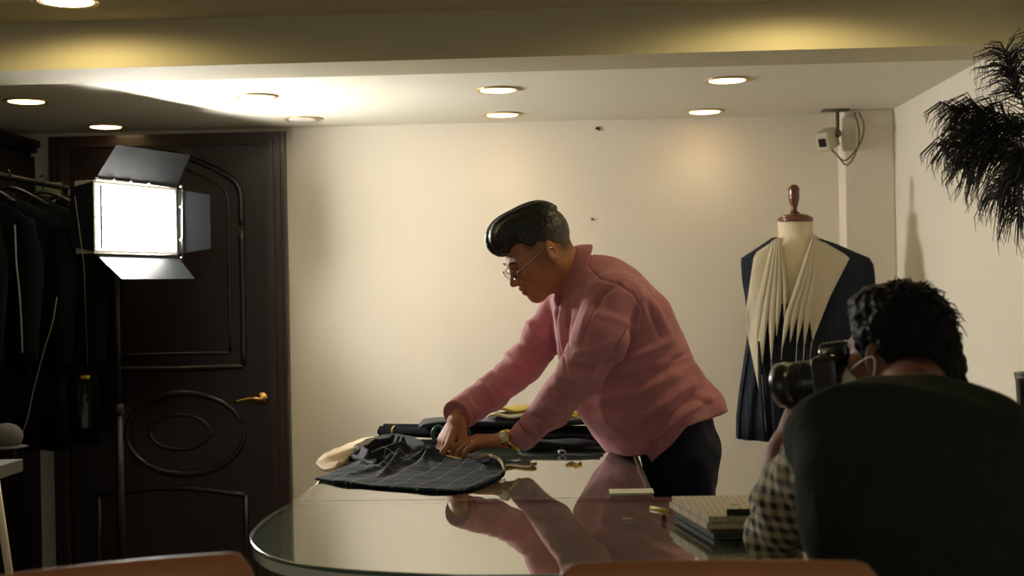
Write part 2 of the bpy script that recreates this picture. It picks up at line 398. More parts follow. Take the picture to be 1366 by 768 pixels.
# marks left on the wall
for px, py, s in ((797, 171, .009), (790, 292, .006)):
    p = W(px, py, WY-.004)
    tag(mesh('wall_nail', join(ball(p, (s, .006, s*.8)), tube([p, p+Vector((s*1.2, -.004, -s*1.2))], s*.35, 6)), M['black']), 
        'small black nail stub high on the cream wall just under the ceiling' if s > .007 else 'tiny dark nail stub on the cream wall level with the man\'s quiff', 'nail')
# ------------------------------------------------------------------ door
dr = thing('door_1', (0.5*(dx0+dx1), WY, 0), None, None); dr['kind'] = 'structure'
fw = .085
y0 = WY-.05
mesh('door_frame', join(bbox(dx0, dx0+fw, y0, WY+.1, 0, dz), bbox(dx1-fw, dx1, y0, WY+.1, 0, dz), bbox(dx0+fw, dx1-fw, y0, WY+.1, dz-fw*.6, dz),
     bbox(dx0+.018, dx0+.03, y0-.012, y0, 0, dz-.01), bbox(dx0+.05, dx0+.064, y0-.012, y0, 0, dz-.03), bbox(dx1-.03, dx1-.018, y0-.012, y0, 0, dz-.01), bbox(dx1-.064, dx1-.05, y0-.012, y0, 0, dz-.03)), M['doorframe'], dr, False)
mesh('door_panel', bbox(dx0+fw, dx1-fw, WY-.035, WY+.03, 0.005, dz-fw*.6), M['door'], dr, False)
ym = WY-.037
def mold(pxs, r=.012, n=60, closed=False):
    P = [W(a, b, ym) for a, b in pxs]
    if closed: return sweep_closed(P, r, 8)
    return tube(bez(P, n), r, 8)
mesh('upper_moulding', join(mold([(128, 300), (128, 262), (133, 240), (160, 212), (200, 202), (240, 207), (280, 222), (305, 236), (316, 246), (321, 262), (322, 300)], .014), mold([(322, 300), (324, 400), (325, 488)], .014, 10), mold([(325, 488), (230, 492), (130, 492)], .014, 10), mold([(130, 492), (128, 300)], .014, 6)), M['door'], dr)
mesh('upper_moulding', join(mold([(146, 300), (148, 255), (175, 226), (205, 219), (240, 224), (275, 238), (298, 252), (304, 270), (305, 300), (307, 470)], .007), mold([(307, 470), (146, 474)], .007, 6)), M['door'], dr)
def oval(cx, cy, rx, ry, r, a0=0, a1=360, n=48):
    return tube([W(cx+rx*math.cos(math.radians(a0+(a1-a0)*i/n)), cy+ry*math.sin(math.radians(a0+(a1-a0)*i/n)), ym) for i in range(n+1)], [r*(.5+.5*math.sin(math.pi*i/n)) for i in range(n+1)], 8)
mesh('oval_moulding', join(oval(247, 578, 78, 54, .016, 150, 345), oval(247, 578, 78, 54, .016, -5, 175)), M['door'], dr)
mesh('oval_moulding', join(oval(240, 576, 40, 23, .010, 0, 360)), M['door'], dr)
mesh('lower_moulding', join(mold([(132, 660), (230, 650), (328, 660)], .013, 14), mold([(328, 660), (330, 900)], .013, 4), mold([(132, 660), (132, 900)], .013, 4)), M['door'], dr)
hd = W(350, 531, WY-.035)
h = mesh('door_handle', join(lathe(hd, [(.030, 0), (.030, -.006), (.024, -.012), (.010, -.014), (.010, -.05)], 24, (0, 1, 0)),
     tube(bez([hd+Vector((0, -.05, 0)), hd+Vector((-.03, -.055, .003)), hd+Vector((-.07, -.052, -.003)), hd+Vector((-.115, -.05, -.012))], 10), [.011]*4+[.009]*7, 10)), M['brass'], dr, label='brass lever handle with round rose')
# poster scrap on the wall left of the door
p = W(68, 262, WY-.01)
tag(mesh('wall_calendar', join(bbox(W(57, 262, WY).x, W(90, 262, WY).x, WY-.075, WY-.066, p.z-.03, p.z+.06)), M['greenp'], None, False), 'pale green calendar sheet hanging at the left edge of the door frame beside the wardrobe', 'calendar')
# ------------------------------------------------------------------ downlights
def downlight(px, py, z, on, label, r=.082, spot=0, loc=None):
    p = loc if loc is not None else G(px, py, z); p = Vector((p.x, p.y, z))
    t = thing('ceiling_downlight', p, label, 'ceiling light', 'recessed round ceiling lights')
    mesh('trim_ring', lathe(p, [(r-.014, .03), (r-.012, -.004), (r, -.008), (r+.006, -.004), (r+.006, 0), (r-.004, 0), (r-.006, .03)], 36), M['ring'], t)
    mesh('lamp_lens', lathe(p, [(r-.013, -.002), (r-.013, -.006), (r-.03, -.0085)], 36), M['downglow'] if on else M['downoff'], t)
    if spot:
        ld = bpy.data.lights.new('downlight_bulb', 'SPOT'); ld.energy = spot; ld.color = (1, .80, .40) if z > 2.2 else (1, .82, .55); ld.spot_size = math.radians(178 if z > 2.2 else 150); ld.spot_blend = .25 if z > 2.2 else 1; ld.shadow_soft_size = .06
        lo = bpy.data.objects.new('bulb', ld); COL.objects.link(lo); lo.parent = t; lo.location = (0, 0, -.02)
for px, py, on, lab in ((35, 134, 1, 'lit round downlight above the dark wardrobe at far left'), (141, 168, 1, 'lit round downlight above the top of the carved door'),
    (342, 128, 1, 'lit round downlight between the video light and the man, left in its row'), (664, 119, 1, 'lit round downlight above the man\'s head, nearer of the two there'),
    (670, 152, 1, 'lit round downlight above the man\'s head, the one close to the back wall'), (970, 106, 1, 'lit round downlight above the dress form, nearer of the two there'),
    (940, 148, 1, 'lit round downlight above the dress form, the one close to the back wall'), (405, 158, 0, 'unlit round downlight near the top of the wall right of the door')):
    downlight(px, py, ZC, on, lab, spot=SPOT_BACK if on else 0, r=.078)
downlight(90, 0, ZF, 1, 'lit round downlight on the front ceiling, at the top left corner of the photo', spot=SPOT_FRONT, r=.085)
downlight(0, 0, ZF, 1, 'lit round downlight on the front ceiling before the beam, above the dress form side', spot=SPOT_FRONT, loc=Vector((.66, 3.66, 0)))
# ------------------------------------------------------------------ wardrobe
wx = W(52, 300, WY).x
wd = thing('wardrobe', (wx-.25, 5.3, 0), 'tall dark wooden wardrobe with a cornice against the left wall', 'wardrobe')
mesh('cabinet_body', join(bbox(XL+.005, wx-.03, 4.75, WY-.005, 0, 2.06)), M['wardrobe'], wd, False)
mesh('cornice', join(bbox(XL+.005, wx+.0, 4.72, WY-.005, 2.06, 2.085), bbox(XL+.005, wx+.015, 4.70, WY-.005, 2.085, 2.115)), M['wardrobe'], wd, False)
for k in range(2):
    a = 4.77+k*.58; d = mesh('cabinet_door', join(bbox(wx-.03, wx-.008, a, a+.565, .08, 2.04), bbox(wx-.008, wx, a+.06, a+.505, .16, 1.95)), M['wardrobe'], wd, False)
    mesh('knob', ball((wx+.012, a+(.52 if k == 0 else .045), 1.05), .014), M['brass'], d)
# ------------------------------------------------------------------ garment rack with coats
rackx = -2.13
rk = thing('garment_rack', (rackx, 4.95, 0), 'black metal garment rack holding dark suits beside the door', 'clothes rack')
mesh('rail', tube([(rackx, 4.35, 1.86), (rackx, 5.5, 1.86)], .012, 10), M['black'], rk)
for yy in (4.35, 5.5):
    mesh('post', tube([(rackx, yy, .03), (rackx, yy, 1.86)], .012, 10), M['black'], rk)
    mesh('foot', tube([(rackx-.25, yy, .02), (rackx+.25, yy, .02)], .014, 10), M['black'], rk)
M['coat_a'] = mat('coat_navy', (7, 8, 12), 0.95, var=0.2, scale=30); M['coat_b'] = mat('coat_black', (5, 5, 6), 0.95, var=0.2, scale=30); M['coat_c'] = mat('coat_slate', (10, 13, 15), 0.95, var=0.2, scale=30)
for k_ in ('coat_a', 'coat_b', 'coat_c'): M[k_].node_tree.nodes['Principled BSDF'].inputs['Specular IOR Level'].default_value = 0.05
def coat(y, cx, wdt, length, m, label, tilt=0.0, seed=0):
    t = thing('hanging_coat', (cx, y, 1.86-length-.08), label, 'coat', 'dark coats on the rack')
    prof = [(0, .06), (.02, .10), (.05, .42), (.09, .78), (.13, .96), (.2, 1.0), (.4, .96), (.6, .92), (.8, .95), (1, 1.0)]
    V = []; F = []; n = 40; rr = random.Random(seed)
    for i, (f, wv) in enumerate(prof):
        z = 1.80-f*length; dep = .05+.03*min(1, f*5)
        for k in range(n):
            a = 2*math.pi*k/n; fo = .012*math.sin(5*a+seed)*f+.008*math.sin(9*a+2*seed)*f
            V.append((cx+(wdt/2*wv+fo)*math.copysign(abs(math.cos(a))**.8, math.cos(a)), y+(dep+fo)*math.sin(a), z+.01*math.sin(3*a)*(f > .9)))
    for i in range(len(prof)-1):
        for k in range(n): F.append((i*n+k, i*n+(k+1) % n, (i+1)*n+(k+1) % n, (i+1)*n+k))
    F.append(tuple(range(n-1, -1, -1))); F.append(tuple((len(prof)-1)*n+k for k in range(n)))
    mesh('coat_body', (V, F), m, t)
    for s in (-1, 1):
        mesh('sleeve', tube(bez([(cx+s*wdt*.44, y, 1.80-.13*length), (cx+s*(wdt*.5), y-.02, 1.80-.3*length), (cx+s*(wdt*.49), y-.045, 1.80-.5*length), (cx+s*wdt*.48, y-.05, 1.80-.68*length)], 12), [.045]*3+[.055, .058, .06, .06, .06, .058, .056, .054, .052, .05], 12, flat=.8), m, t)
    lp = [(cx-.02, y-.055, 1.79), (cx-.07, y-.085, 1.79-.1*length), (cx-.06, y-.09, 1.79-.3*length), (cx-.005, y-.088, 1.79-.42*length)]
    mesh('lapel', tube(bez(lp, 12), [.012, .02, .026, .03, .032, .034, .032, .03, .026, .02, .016, .01, .006], 8, flat=.3), m, t)
    mesh('coat_hanger', join(tube(bez([(cx-wdt*.36, y, 1.745), (cx-.06, y, 1.80), (cx, y, 1.815), (cx+.06, y, 1.80), (cx+wdt*.36, y, 1.745)], 14), .008, 8),
         tube([(cx, y, 1.815), (cx, y, 1.85), (cx+.014, y, 1.866), (cx+.006, y, 1.882), (cx-.014, y, 1.877)], .003, 6)), M['black'], t)
    return t
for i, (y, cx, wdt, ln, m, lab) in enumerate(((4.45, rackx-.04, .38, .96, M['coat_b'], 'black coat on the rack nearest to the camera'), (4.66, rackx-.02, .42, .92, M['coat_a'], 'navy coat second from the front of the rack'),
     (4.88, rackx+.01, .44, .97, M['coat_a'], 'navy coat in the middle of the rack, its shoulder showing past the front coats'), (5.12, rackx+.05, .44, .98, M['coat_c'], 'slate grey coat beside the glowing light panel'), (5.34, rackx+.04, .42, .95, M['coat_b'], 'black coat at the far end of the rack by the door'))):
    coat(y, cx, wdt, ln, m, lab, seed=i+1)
# string and bag hanging beside the coats, a cable down the front coat
a = W(112, 352, 4.80); b = W(117, 488, 4.80)
bg = thing('plastic_bag', W(119, 571, 4.8), 'clear plastic bag hanging on a string between the coats and the light stand', 'bag')
mesh('bag_string', tube([W(100, 262, 4.8), a, b], .0012, 5), M['cable'], bg)
bv = []; bf = []
outl = [(108, 488, .006), (106, 500, .012), (105, 520, .02), (105, 545, .022), (106, 571, .01)]; outr = [(121, 488), (126, 500), (131, 520), (131, 545), (133, 571)]
for (lx, ly, dp), (rx, ry) in zip(outl, outr):
    for k in range(14):
        q = 2*math.pi*k/14; px = (lx+rx)/2+(rx-lx)/2*math.cos(q); pt = W(px, ly, 4.8); bv.append(pt+Vector((0, dp*math.sin(q)+.004*math.sin(7*q+ly), 0)))
for i in range(4):
    for k in range(14): bf.append((i*14+k, i*14+(k+1) % 14, (i+1)*14+(k+1) % 14, (i+1)*14+k))
mesh('bag_film', (bv, bf), M['plastic'], bg)
mesh('bag_tag', box(W(114, 503, 4.795), (.03, .012, .012)), M['ypencil'], bg)
tag(mesh('hanging_cable', tube(bez([W(76, 396, 4.30), W(70, 430, 4.28), W(58, 470, 4.27), W(45, 520, 4.27), W(36, 560, 4.26), W(24, 592, 4.27), W(18, 612, 4.30)], 30), .0018, 6), M['cable']), 'thin pale cable hanging down across the dark coats', 'cable')
# tape measure over the front coat
tp = [W(20, 300, 4.60), W(22, 352, 4.556), W(25, 380, 4.55), W(28, 420, 4.548), W(30, 470, 4.55)]
tag(mesh('tape_measure', tube(bez(tp, 16), .008, 6, flat=.25), M['grey']), 'narrow tape measure hanging down the front of the black coat', 'tape measure')
tag(mesh('cloth_cap', join(ball(W(8, 582, 4.25), (.055, .05, .045)), lathe(W(6, 596, 4.25), [(.05, -.004), (.075, 0), (.05, .006)], 24)), M['grey'], None), 'crumpled grey cap tucked low by the coats at the left edge', 'cap')
p0 = W(-14, 600, 3.6)
ib = thing('ironing_board', (p0.x-.2, 3.6, 0), 'white legged ironing board half out of view at the lower left corner', 'ironing board')
mesh('leg', tube([W(-6, 640, 3.6), W(16, 790, 3.6), (W(40, 950, 3.6).x, 3.6, .02)], .011, 10), M['cctv'], ib)
mesh('leg', tube([W(-6, 650, 3.58)+Vector((-.0, 0, 0)), W(-40, 850, 3.58), (W(-60, 950, 3.58).x, 3.58, .02)], .011, 10), M['cctv'], ib)
q = W(-6, 640, 3.6)
mesh('board', bbox(q.x-.9, q.x+.002, 3.42, 3.78, q.z, q.z+.035), M['grey'], ib, False)
# ------------------------------------------------------------------ video light
LC = Vector((0, 0, 0)); a = W(120, 288, 4.84); b = W(229, 299, 5.30)
a.z = b.z = 1.697; LW = (b-a); wlen = LW.length; LU = LW.normalized(); LV = Vector((0, 0, 1)); LN = Vector((LU.y, -LU.x, 0)); LC = (a+b)/2; Hh = .262
vl = thing('video_light', (LC.x, LC.y, 0), 'glowing video light panel with four barn doors on a stand in front of the door', 'studio light')
def lp(u, v, n): return LC+LU*u+LV*v+LN*n
axs = (LU, LV, LN)
hw, hh = wlen/2, Hh/2
mesh('housing', join(box(lp(0, 0, -.06), (wlen, Hh, .02), axs), box(lp(-hw, 0, -.02), (.012, Hh+.012, .085), axs), box(lp(hw, 0, -.02), (.012, Hh+.012, .085), axs), box(lp(0, hh, -.02), (wlen, .012, .085), axs), box(lp(0, -hh, -.02), (wlen, .012, .085), axs)), M['housing'], vl, False)
for k in range(6):
    v = -hh+.03+k*(Hh-.06)/5
    mesh('lamp_tube', tube([lp(-hw+.05, v, -.012), lp(hw-.02, v, -.012)], .0145, 10), M['tube'], vl)
mesh('lamp_tube', tube([lp(-hw+.022, -hh+.012, -.005), lp(-hw+.022, hh-.012, -.005)], .008, 8), M['tube'], vl, label='narrow upright glowing strip')
mesh('bezel', join(box(lp(-hw+.044, 0, .010), (.012, Hh-.02, .014), axs)), M['barn'], vl, False)
mesh('bezel', join(tube([lp(-hw, hh+.008, .03), lp(hw, hh+.008, .03)], .004, 6), tube([lp(-hw, -hh-.008, .03), lp(hw, -hh-.008, .03)], .004, 6), tube([lp(hw+.02, hh+.015, .04), lp(hw+.012, -hh-.02, .04)], .003, 6)), M['chrome'], vl)
for u, v in ((hw+.018, hh+.014), (hw+.017, .06), (hw+.014, -.075), (hw+.012, -hh-.018), (-.15, hh+.012), (-.05, hh+.012), (.06, hh+.012), (-hw, hh+.01)): mesh('bolt', ball(lp(u, v, .035), .007, 10, 6), M['chrome'], vl)
def flap(p1, p2, d1, d2):
    P = [p1, p2, p2+d2, p1+d1]; n = (p2-p1).cross(d1).normalized()*.003
    return prism(P, n)
f1 = LN*.085+LV*.125; f2 = LN*.10-LV*.095
mesh('barn_door', flap(lp(-hw, hh+.01, .025), lp(hw, hh+.01, .025), f1+LU*.02, f1-LU*.02), M['barn'], vl, False, label='upper barn door flap')
mesh('barn_door', flap(lp(-hw, -hh-.01, .025), lp(hw, -hh-.01, .025), f2+LU*.02, f2-LU*.02), M['barn'], vl, False, label='lower barn door flap, brightly lit')
mesh('barn_door', flap(lp(hw+.01, hh, .025), lp(hw+.01, -hh, .025), LN*.085+LU*.10-LV*.02, LN*.085+LU*.10+LV*.02), M['barn'], vl, False, label='far barn door flap')
mesh('barn_door', flap(lp(-hw-.01, hh, .025), lp(-hw-.01, -hh, .025), -LN*.10-LU*.01-LV*.02, -LN*.10-LU*.01+LV*.02), M['barn'], vl, False, label='near barn door flap folded back')
pz = LC-LN*.085
mesh('stand_pole', join(tube([(pz.x, pz.y, .12), (pz.x, pz.y, .95)], .016, 12), tube([(pz.x, pz.y, .95), (pz.x, pz.y, 1.70)], .011, 12), lathe((pz.x, pz.y, .93), [(.014, 0), (.022, .004), (.022, .04), (.014, .044)], 16)), M['black'], vl)
for k in range(3):
    an = math.radians(20+120*k); mesh('stand_leg', tube([(pz.x, pz.y, .35), (pz.x+.38*math.cos(an), pz.y+.38*math.sin(an), .015)], .010, 8), M['black'], vl)
mesh('yoke', join(tube([lp(-hw*0-.0, -hh-.02, -.085), lp(0, 0, -.085), lp(0, .01, -.07)], .012, 8)), M['black'], vl)
# ------------------------------------------------------------------ table
TZ = .92
def g(px, py): p = G(px, py, TZ); return (p.x, p.y)
yS = G(700, 665, TZ).y
left = [g(393, 668), g(376, 677), g(358, 688), g(343, 701), g(336, 711), g(335, 718), g(339, 726), g(350, 735), g(372, 744), g(405, 751), g(450, 757), g(520, 762), g(610, 766)]
yF = left[-1][1]-.012
xRt = .50
def crv(P, n): return [(p.x, p.y) for p in bez([Vector((a, b, 0)) for a, b in P], n)]
outline = crv(left, 60)+[(0.15, yF), (.46, yF), (.49, yF+.01), (xRt, yF+.04), (xRt, yS-.01), (xRt-.01, yS)]
outline[0] = (outline[0][0], yS)
def slab(poly, z0, z1): return prism([(x, y, z0) for x, y in poly], (0, 0, z1-z0))
def inset(poly, d):
    cx = sum(p[0] for p in poly)/len(poly); cy = sum(p[1] for p in poly)/len(poly); hx = max(p[0] for p in poly)-cx; hy = max(p[1] for p in poly)-cy
    return [(cx+(x-cx)*(1-d/hx), cy+(y-cy)*(1-d/hy)) for x, y in poly]
tf = thing('front_table', (0, 2.6, 0), 'nearer glass topped table with a rounded left end, swatch books on it', 'table')
gt = mesh('glass_top', slab(outline, TZ-.008, TZ), M['glass'], tf, False)
ring = [Vector((x, y, TZ-.0045)) for x, y in outline]
mesh('glass_rim', sweep_closed(ring, .0042, 6), M['glassedge'], tf)
mesh('tabletop', slab(inset(outline, .012), TZ-.03, TZ-.0095), M['tabletop'], tf, False)
mesh('apron', slab(inset(outline, .10), TZ-.11, TZ-.03), M['tablewood'], tf, False)
for x, y in ((-.45, yF+.22), (-.45, yS-.12), (.38, yF+.12), (.38, yS-.12)): mesh('leg', tube([(x, y, 0), (x, y, TZ-.1)], [.03, .035], 14), M['tablewood'], tf)
rx0 = left[0][0]; rx1 = G(872, 664, TZ).x; yB = 4.36; ysr = yS+.006
tr = thing('rear_table', ((rx0+rx1)/2, 3.7, 0), 'farther glass topped cutting table that the man leans on', 'table')
ro = [(rx0, ysr), (rx1, ysr), (rx1, yB), (rx0, yB)]
mesh('glass_top', slab(ro, TZ-.008, TZ), M['glass'], tr, False)
mesh('glass_rim', sweep_closed([Vector((x, y, TZ-.0045)) for x, y in ro], .0042, 6), M['glassedge'], tr)
mesh('tabletop', slab(inset(ro, .008), TZ-.03, TZ-.0095), M['tabletop'], tr, False)
mesh('apron', slab(inset(ro, .08), TZ-.11, TZ-.03), M['tablewood'], tr, False)
for x in (rx0+.12, rx1-.12):
    for y in (ysr+.12, yB-.12): mesh('leg', tube([(x, y, 0), (x, y, TZ-.1)], [.03, .035], 14), M['tablewood'], tr)
# ------------------------------------------------------------------ heap of cloth being cut
def drape(name, outline_px, zs, ridges, m, parent, fan=None, rings=54, per=240, thick=.006, zb=TZ+.002, edge_h=.0):
    """a cloth laid on the table: closed outline (picture points at height z) and ridges (p0,p1,h0,h1,width m)"""
    P = crv([tuple(G(a, b, TZ+zz))[:2] for (a, b), zz in zip(outline_px, zs)]+[tuple(G(*outline_px[0], TZ+zs[0]))[:2]], per)[:-1]
    cx = sum(p[0] for p in P)/per; cy = sum(p[1] for p in P)/per
    R = []
    for (a, ha), (b, hb), wd in ridges:
        A = G(a[0], a[1], TZ+ha); B = G(b[0], b[1], TZ+hb); R.append((A.x, A.y, B.x, B.y, ha, hb, wd))
    def H(x, y):
        v = thick
        for ax, ay, bx, by, ha, hb, wd in R:
            dx, dy = bx-ax, by-ay; t = max(0, min(1, ((x-ax)*dx+(y-ay)*dy)/(dx*dx+dy*dy+1e-9))); d2 = (x-ax-dx*t)**2+(y-ay-dy*t)**2
            e = (ha+(hb-ha)*t-thick)*math.exp(-d2/(wd*wd)); v = max(v, thick+e) + .25*min(e, max(0, v-thick))
        if fan:
            (fx_, fy_), A_, R_ = fan; q = math.hypot(x-fx_, y-fy_); th = math.atan2(y-fy_, x-fx_)
            fo = abs(math.sin(3.5*th+.8+2.2*q))**.7*.55+.45*abs(math.sin(6.3*th+.3-5*q))
            v += A_*math.exp(-(q/R_)**1.1)*(.62+.38*fo)+.008*fo*math.exp(-((q-.10)/.10)**2)
        return v+.0015*math.sin(38*x+11*y)+.0012*math.sin(-22*x+51*y)
    V = []; F = []; n = len(P)
    for r in range(rings+1):
        f = r/rings
        for x, y in P: X, Y = cx+(x-cx)*f, cy+(y-cy)*f; V.append((X, Y, zb+max(.002, H(X, Y)*(1 if r < rings else .8))))
    for x, y in P: V.append((x, y, zb))
    V.append((cx, cy, zb))
    for r in range(rings+1):
        for k in range(n):
            k2 = (k+1) % n
            F.append((r*n+k, (r+1)*n+k, (r+1)*n+k2, r*n+k2))
    for k in range(n): F.append(((rings+1)*n+k, len(V)-1, (rings+1)*n+(k+1) % n))
    return mesh(name, (V, F), m, parent)
lay = G(560, 625, TZ)
gm = thing('garment_pieces', (lay.x, lay.y, TZ+.001), 'heap of charcoal suit cloth with chalk lines and cream canvas under the man\'s hands', 'cloth')
OL = [(420, 641), (470, 648), (540, 654), (610, 657), (648, 647), (672, 632), (670, 614), (640, 610), (605, 610), (560, 599), (520, 600), (490, 612), (455, 628)]
drape('charcoal_panel', OL, [0]*len(OL), [
  (((545, 598), .035), ((512, 618), .02), .014), (((540, 596), .045), ((490, 606), .03), .018), (((645, 606), .012), ((668, 618), .016), .018), (((500, 622), .018), ((470, 632), .010), .014), (((530, 610), .03), ((505, 634), .012), .010), (((620, 612), .022), ((650, 622), .016), .012)],
  M['chalked'], gm, fan=(tuple(G(571, 606, TZ+.03))[:2], .050, .050))
CL = [(421, 622), (428, 612), (450, 600), (480, 589), (512, 585), (535, 590), (530, 600), (500, 606), (478, 612), (455, 622), (436, 630)]
drape('canvas_lining', CL, [.0]*len(CL), [(((440, 608), .025), ((505, 585), .045), .03), (((450, 618), .012), ((520, 594), .05), .02), (((500, 588), .045), ((530, 590), .05), .03)], M['cream'], gm)
drape('crumpled_front', [(462, 612), (474, 600), (496, 590), (520, 584), (548, 588), (566, 598), (556, 611), (530, 618), (506, 627), (484, 622), (470, 618)], [.0]*11, [
  (((474, 606), .022), ((500, 596), .040), .012), (((500, 596), .040), ((524, 588), .052), .014), (((486, 618), .020), ((508, 610), .034), .013), (((508, 610), .034), ((545, 596), .05), .012),
  (((478, 600), .028), ((492, 606), .03), .010), (((520, 612), .02), ((552, 604), .042), .010), (((530, 590), .05), ((560, 598), .045), .016), (((496, 622), .014), ((520, 617), .02), .009)],
  M['clothtop'], gm, fan=(tuple(G(545, 598, TZ+.03))[:2], .016, .10), rings=40, per=160, thick=.010, zb=TZ+.006)
mesh('lining_edge', tube(bez([G(596, 608, TZ+.028), G(612, 612, TZ+.022), G(628, 613, TZ+.02), G(642, 608, TZ+.026), G(656, 608, TZ+.026), G(668, 615, TZ+.026), G(673, 627, TZ+.012)], 40), [.003+.003*math.sin(math.pi*i/40) for i in range(41)], 8), M['cream'], gm)
# ------------------------------------------------------------------ rolls of fabric at the far end
def roll(pa, pb, r, m, label, tagband=False, n=28):
    A = Vector(pa); B = Vector(pb); ax = (B-A).normalized(); t = thing('fabric_roll', ((A+B)/2-Vector((0, 0, r))), label, 'fabric roll', 'rolls of dark cloth on the rear table')
    u = Vector((0, 0, 1)); s = ax.cross(u).normalized(); V = []; F = []; L = (B-A).length; turns = 3; q = turns*n
    prof = [(r*(1-.0*k/q)-.62*r*k/q, 2*math.pi*k/n) for k in range(q+1)]
    for e, P in enumerate((A, B)):
        for rr, an in prof: V.append(P+u*(rr*math.cos(an))+s*(rr*math.sin(an))+ax*((.004*math.sin(an*1.3))*(1 if e == 0 else -1)))
    for k in range(q): F.append((k, k+1, q+1+k+1, q+1+k))
    o = mesh('cloth_layers', (V, F), m, t); sd = o.modifiers.new('thick', 'SOLIDIFY'); sd.thickness = .003
    mesh('core', tube([A-ax*.002, B+ax*.002], r*.4, 12), m, t)
    if tagband: mesh('paper_band', lathe(A+ax*.055, [(r+.001, 0), (r+.0025, .001), (r+.0025, .006), (r+.001, .007)], 28, ax), M['ypencil'], t)
    return t
def tp_(px, py, r): p = G(px, py, TZ+r); return Vector((p.x, p.y, TZ+r+.0035))
A = tp_(507, 576, .017); B = tp_(800, 588, .019); B.z = A.z
roll(A, B, .017, M['coat_a'], 'dark roll of cloth lying in front with a pale band near its left end', True)
A2 = tp_(513, 567, .02)+Vector((0, .07, 0)); B2 = B+Vector((-.02, .19, 0)); A2 = Vector((W(513, 566, 4.29).x, 4.27, TZ+.0235)); B2.z = A2.z
roll(A2, B2, .021, M['coat_a'], 'dark roll of cloth lying behind the banded one')
# folded dark cloths lying on the rolls
def slabcloth(name, pxs, z, D0, D1, th, m, label, cat='cloth'):
    a = W(pxs[0], 500, (D0+D1)/2).x; b = W(pxs[1], 500, (D0+D1)/2).x; V = []; F = []; nx, ny = 40, 10
    for s in (0, 1):
        for i in range(nx+1):
            for j in range(ny+1):
                u, v = i/nx, j/ny; e = math.sin(math.pi*min(1, max(0, u)))**.2 if s else 1
                V.append((a+(b-a)*u+.006*math.sin(9*v+s), D0+(D1-D0)*v+.008*math.sin(7*u), z+.004*math.sin(8*u+3*v)+(th*e*(math.sin(math.pi*(.06+.88*v))**.35) if s else 0)))
    k = (nx+1)*(ny+1)
    for i in range(nx):
        for j in range(ny):
            q = i*(ny+1)+j; F.append((q, q+1, q+ny+2, q+ny+1)); F.append((k+q, k+q+ny+1, k+q+ny+2, k+q+1))
    for i in range(nx):
        for j in (0, ny):
            q = i*(ny+1)+j; F.append((q, q+ny+1, k+q+ny+1, k+q) if j == 0 else (q, k+q, k+q+ny+1, q+ny+1))
    for j in range(ny):
        for i in (0, nx):
            q = i*(ny+1)+j; F.append((q, k+q, k+q+1, q+1) if i == 0 else (q, q+1, k+q+1, k+q))
    return tag(mesh(name, (V, F), m), label, cat)
slabcloth('folded_cloth', (560, 800), TZ+.046, 4.10, 4.31, .024, M['navy'], 'wide folded dark cloth on top of the fabric rolls behind the man\'s arms')
slabcloth('folded_cloth', (690, 806), TZ+.003, 3.90, 4.0, .022, M['clothtop'], 'small folded charcoal cloth in front of the rolls beside the man\'s belly')
slabcloth('paper_pattern', (648, 706), TZ+.074, 4.12, 4.24, .012, M['paper'], 'curled white paper on the folded dark cloth, behind the wrists', 'paper')
slabcloth('yellow_cloth', (655, 712), TZ+.091, 4.14, 4.26, .010, M['yellow'], 'olive yellow cloth strip lying on the white paper behind the arms')
slabcloth('yellow_spool', (754, 772), TZ+.074, 4.11, 4.135, .012, M['ypencil'], 'small yellow box on the folded dark cloth near the sleeve', 'box')
# small fob dangling
p = G(750, 604, TZ+.006)
fb = thing('key_fob', (p.x, p.y, TZ+.001), 'small dark key fob on the rear table below the rolls', 'key fob')
mesh('fob_body', join(ball((p.x, p.y, TZ+.008), (.011, .016, .007), 12, 8), ball((p.x-.008, p.y+.012, TZ+.009), (.006, .008, .006), 10, 6)), M['camblack'], fb)
mesh('fob_cord', tube([(p.x, p.y, TZ+.01), (p.x-.004, p.y+.06, TZ+.004), (p.x-.003, 3.905, TZ+.006)], .0015, 5), M['camblack'], fb)
# paper slip at the right corner of the rear table
a = G(842, 657, TZ)
tag(mesh('paper_slip', bbox(a.x-.05, a.x+.052, a.y-.02, a.y+.045, TZ+.0005, TZ+.0025), M['paper'], None, False), 'white paper slip at the near right corner of the rear table', 'paper')
# ------------------------------------------------------------------ swatch books on the front table
c_near = G(946, 722, TZ); c_left = G(894, 690, TZ); ex = Vector((1, .02, 0)).normalized(); ey = (c_left-c_near); ey.z = 0; eyl = ey.length; ey.normalize()
zc = TZ+.0015
hs = [(.013, 'swatchd', 'dark green edged swatch book at the bottom of the stack', .012), (.009, 'swatchb', 'brown swatch book second from the bottom of the stack', .004), (.012, 'swatch', 'cream checked swatch book third from the bottom of the stack', -.006), (.011, 'swatch', 'cream checked swatch book on top of the stack', .0)]
for i, (hgt, mk, lab, off) in enumerate(hs):
    o0 = c_near+ex*off+ey*off; ln = eyl*(1.0-.02*i); wdh = .19-.006*i
    t = thing('swatch_book', Vector((o0.x, o0.y, zc)), lab, 'swatch book', 'swatch books on the front table')
    nleaf = 4 if i != 0 else 5; lh = hgt/nleaf
    for k in range(nleaf):
        e = random.uniform(-.0035, .0035); z0 = zc+k*lh
        P = []
        for j in range(13):
            zz = .0022*(j % 2) ; P.append(o0+ex*(wdh*j/12)+ey*(zz+e))
        P += [o0+ex*wdh+ey*(ln+e), o0+ey*(ln+e)]
        mm = M[mk] if (k % 2 or i in (1,)) else (M['swatchd'] if i == 0 else M['swatch'])
        mesh('fabric_leaf', prism([(q.x, q.y, z0+.0003) for q in P], (0, 0, lh-.0007)), mm, t, False)
    zc += hgt
p = G(985, 687, zc)
cl = thing('binder_clip', (p.x, p.y, zc), 'black binder clip lying on the top swatch book', 'clip')
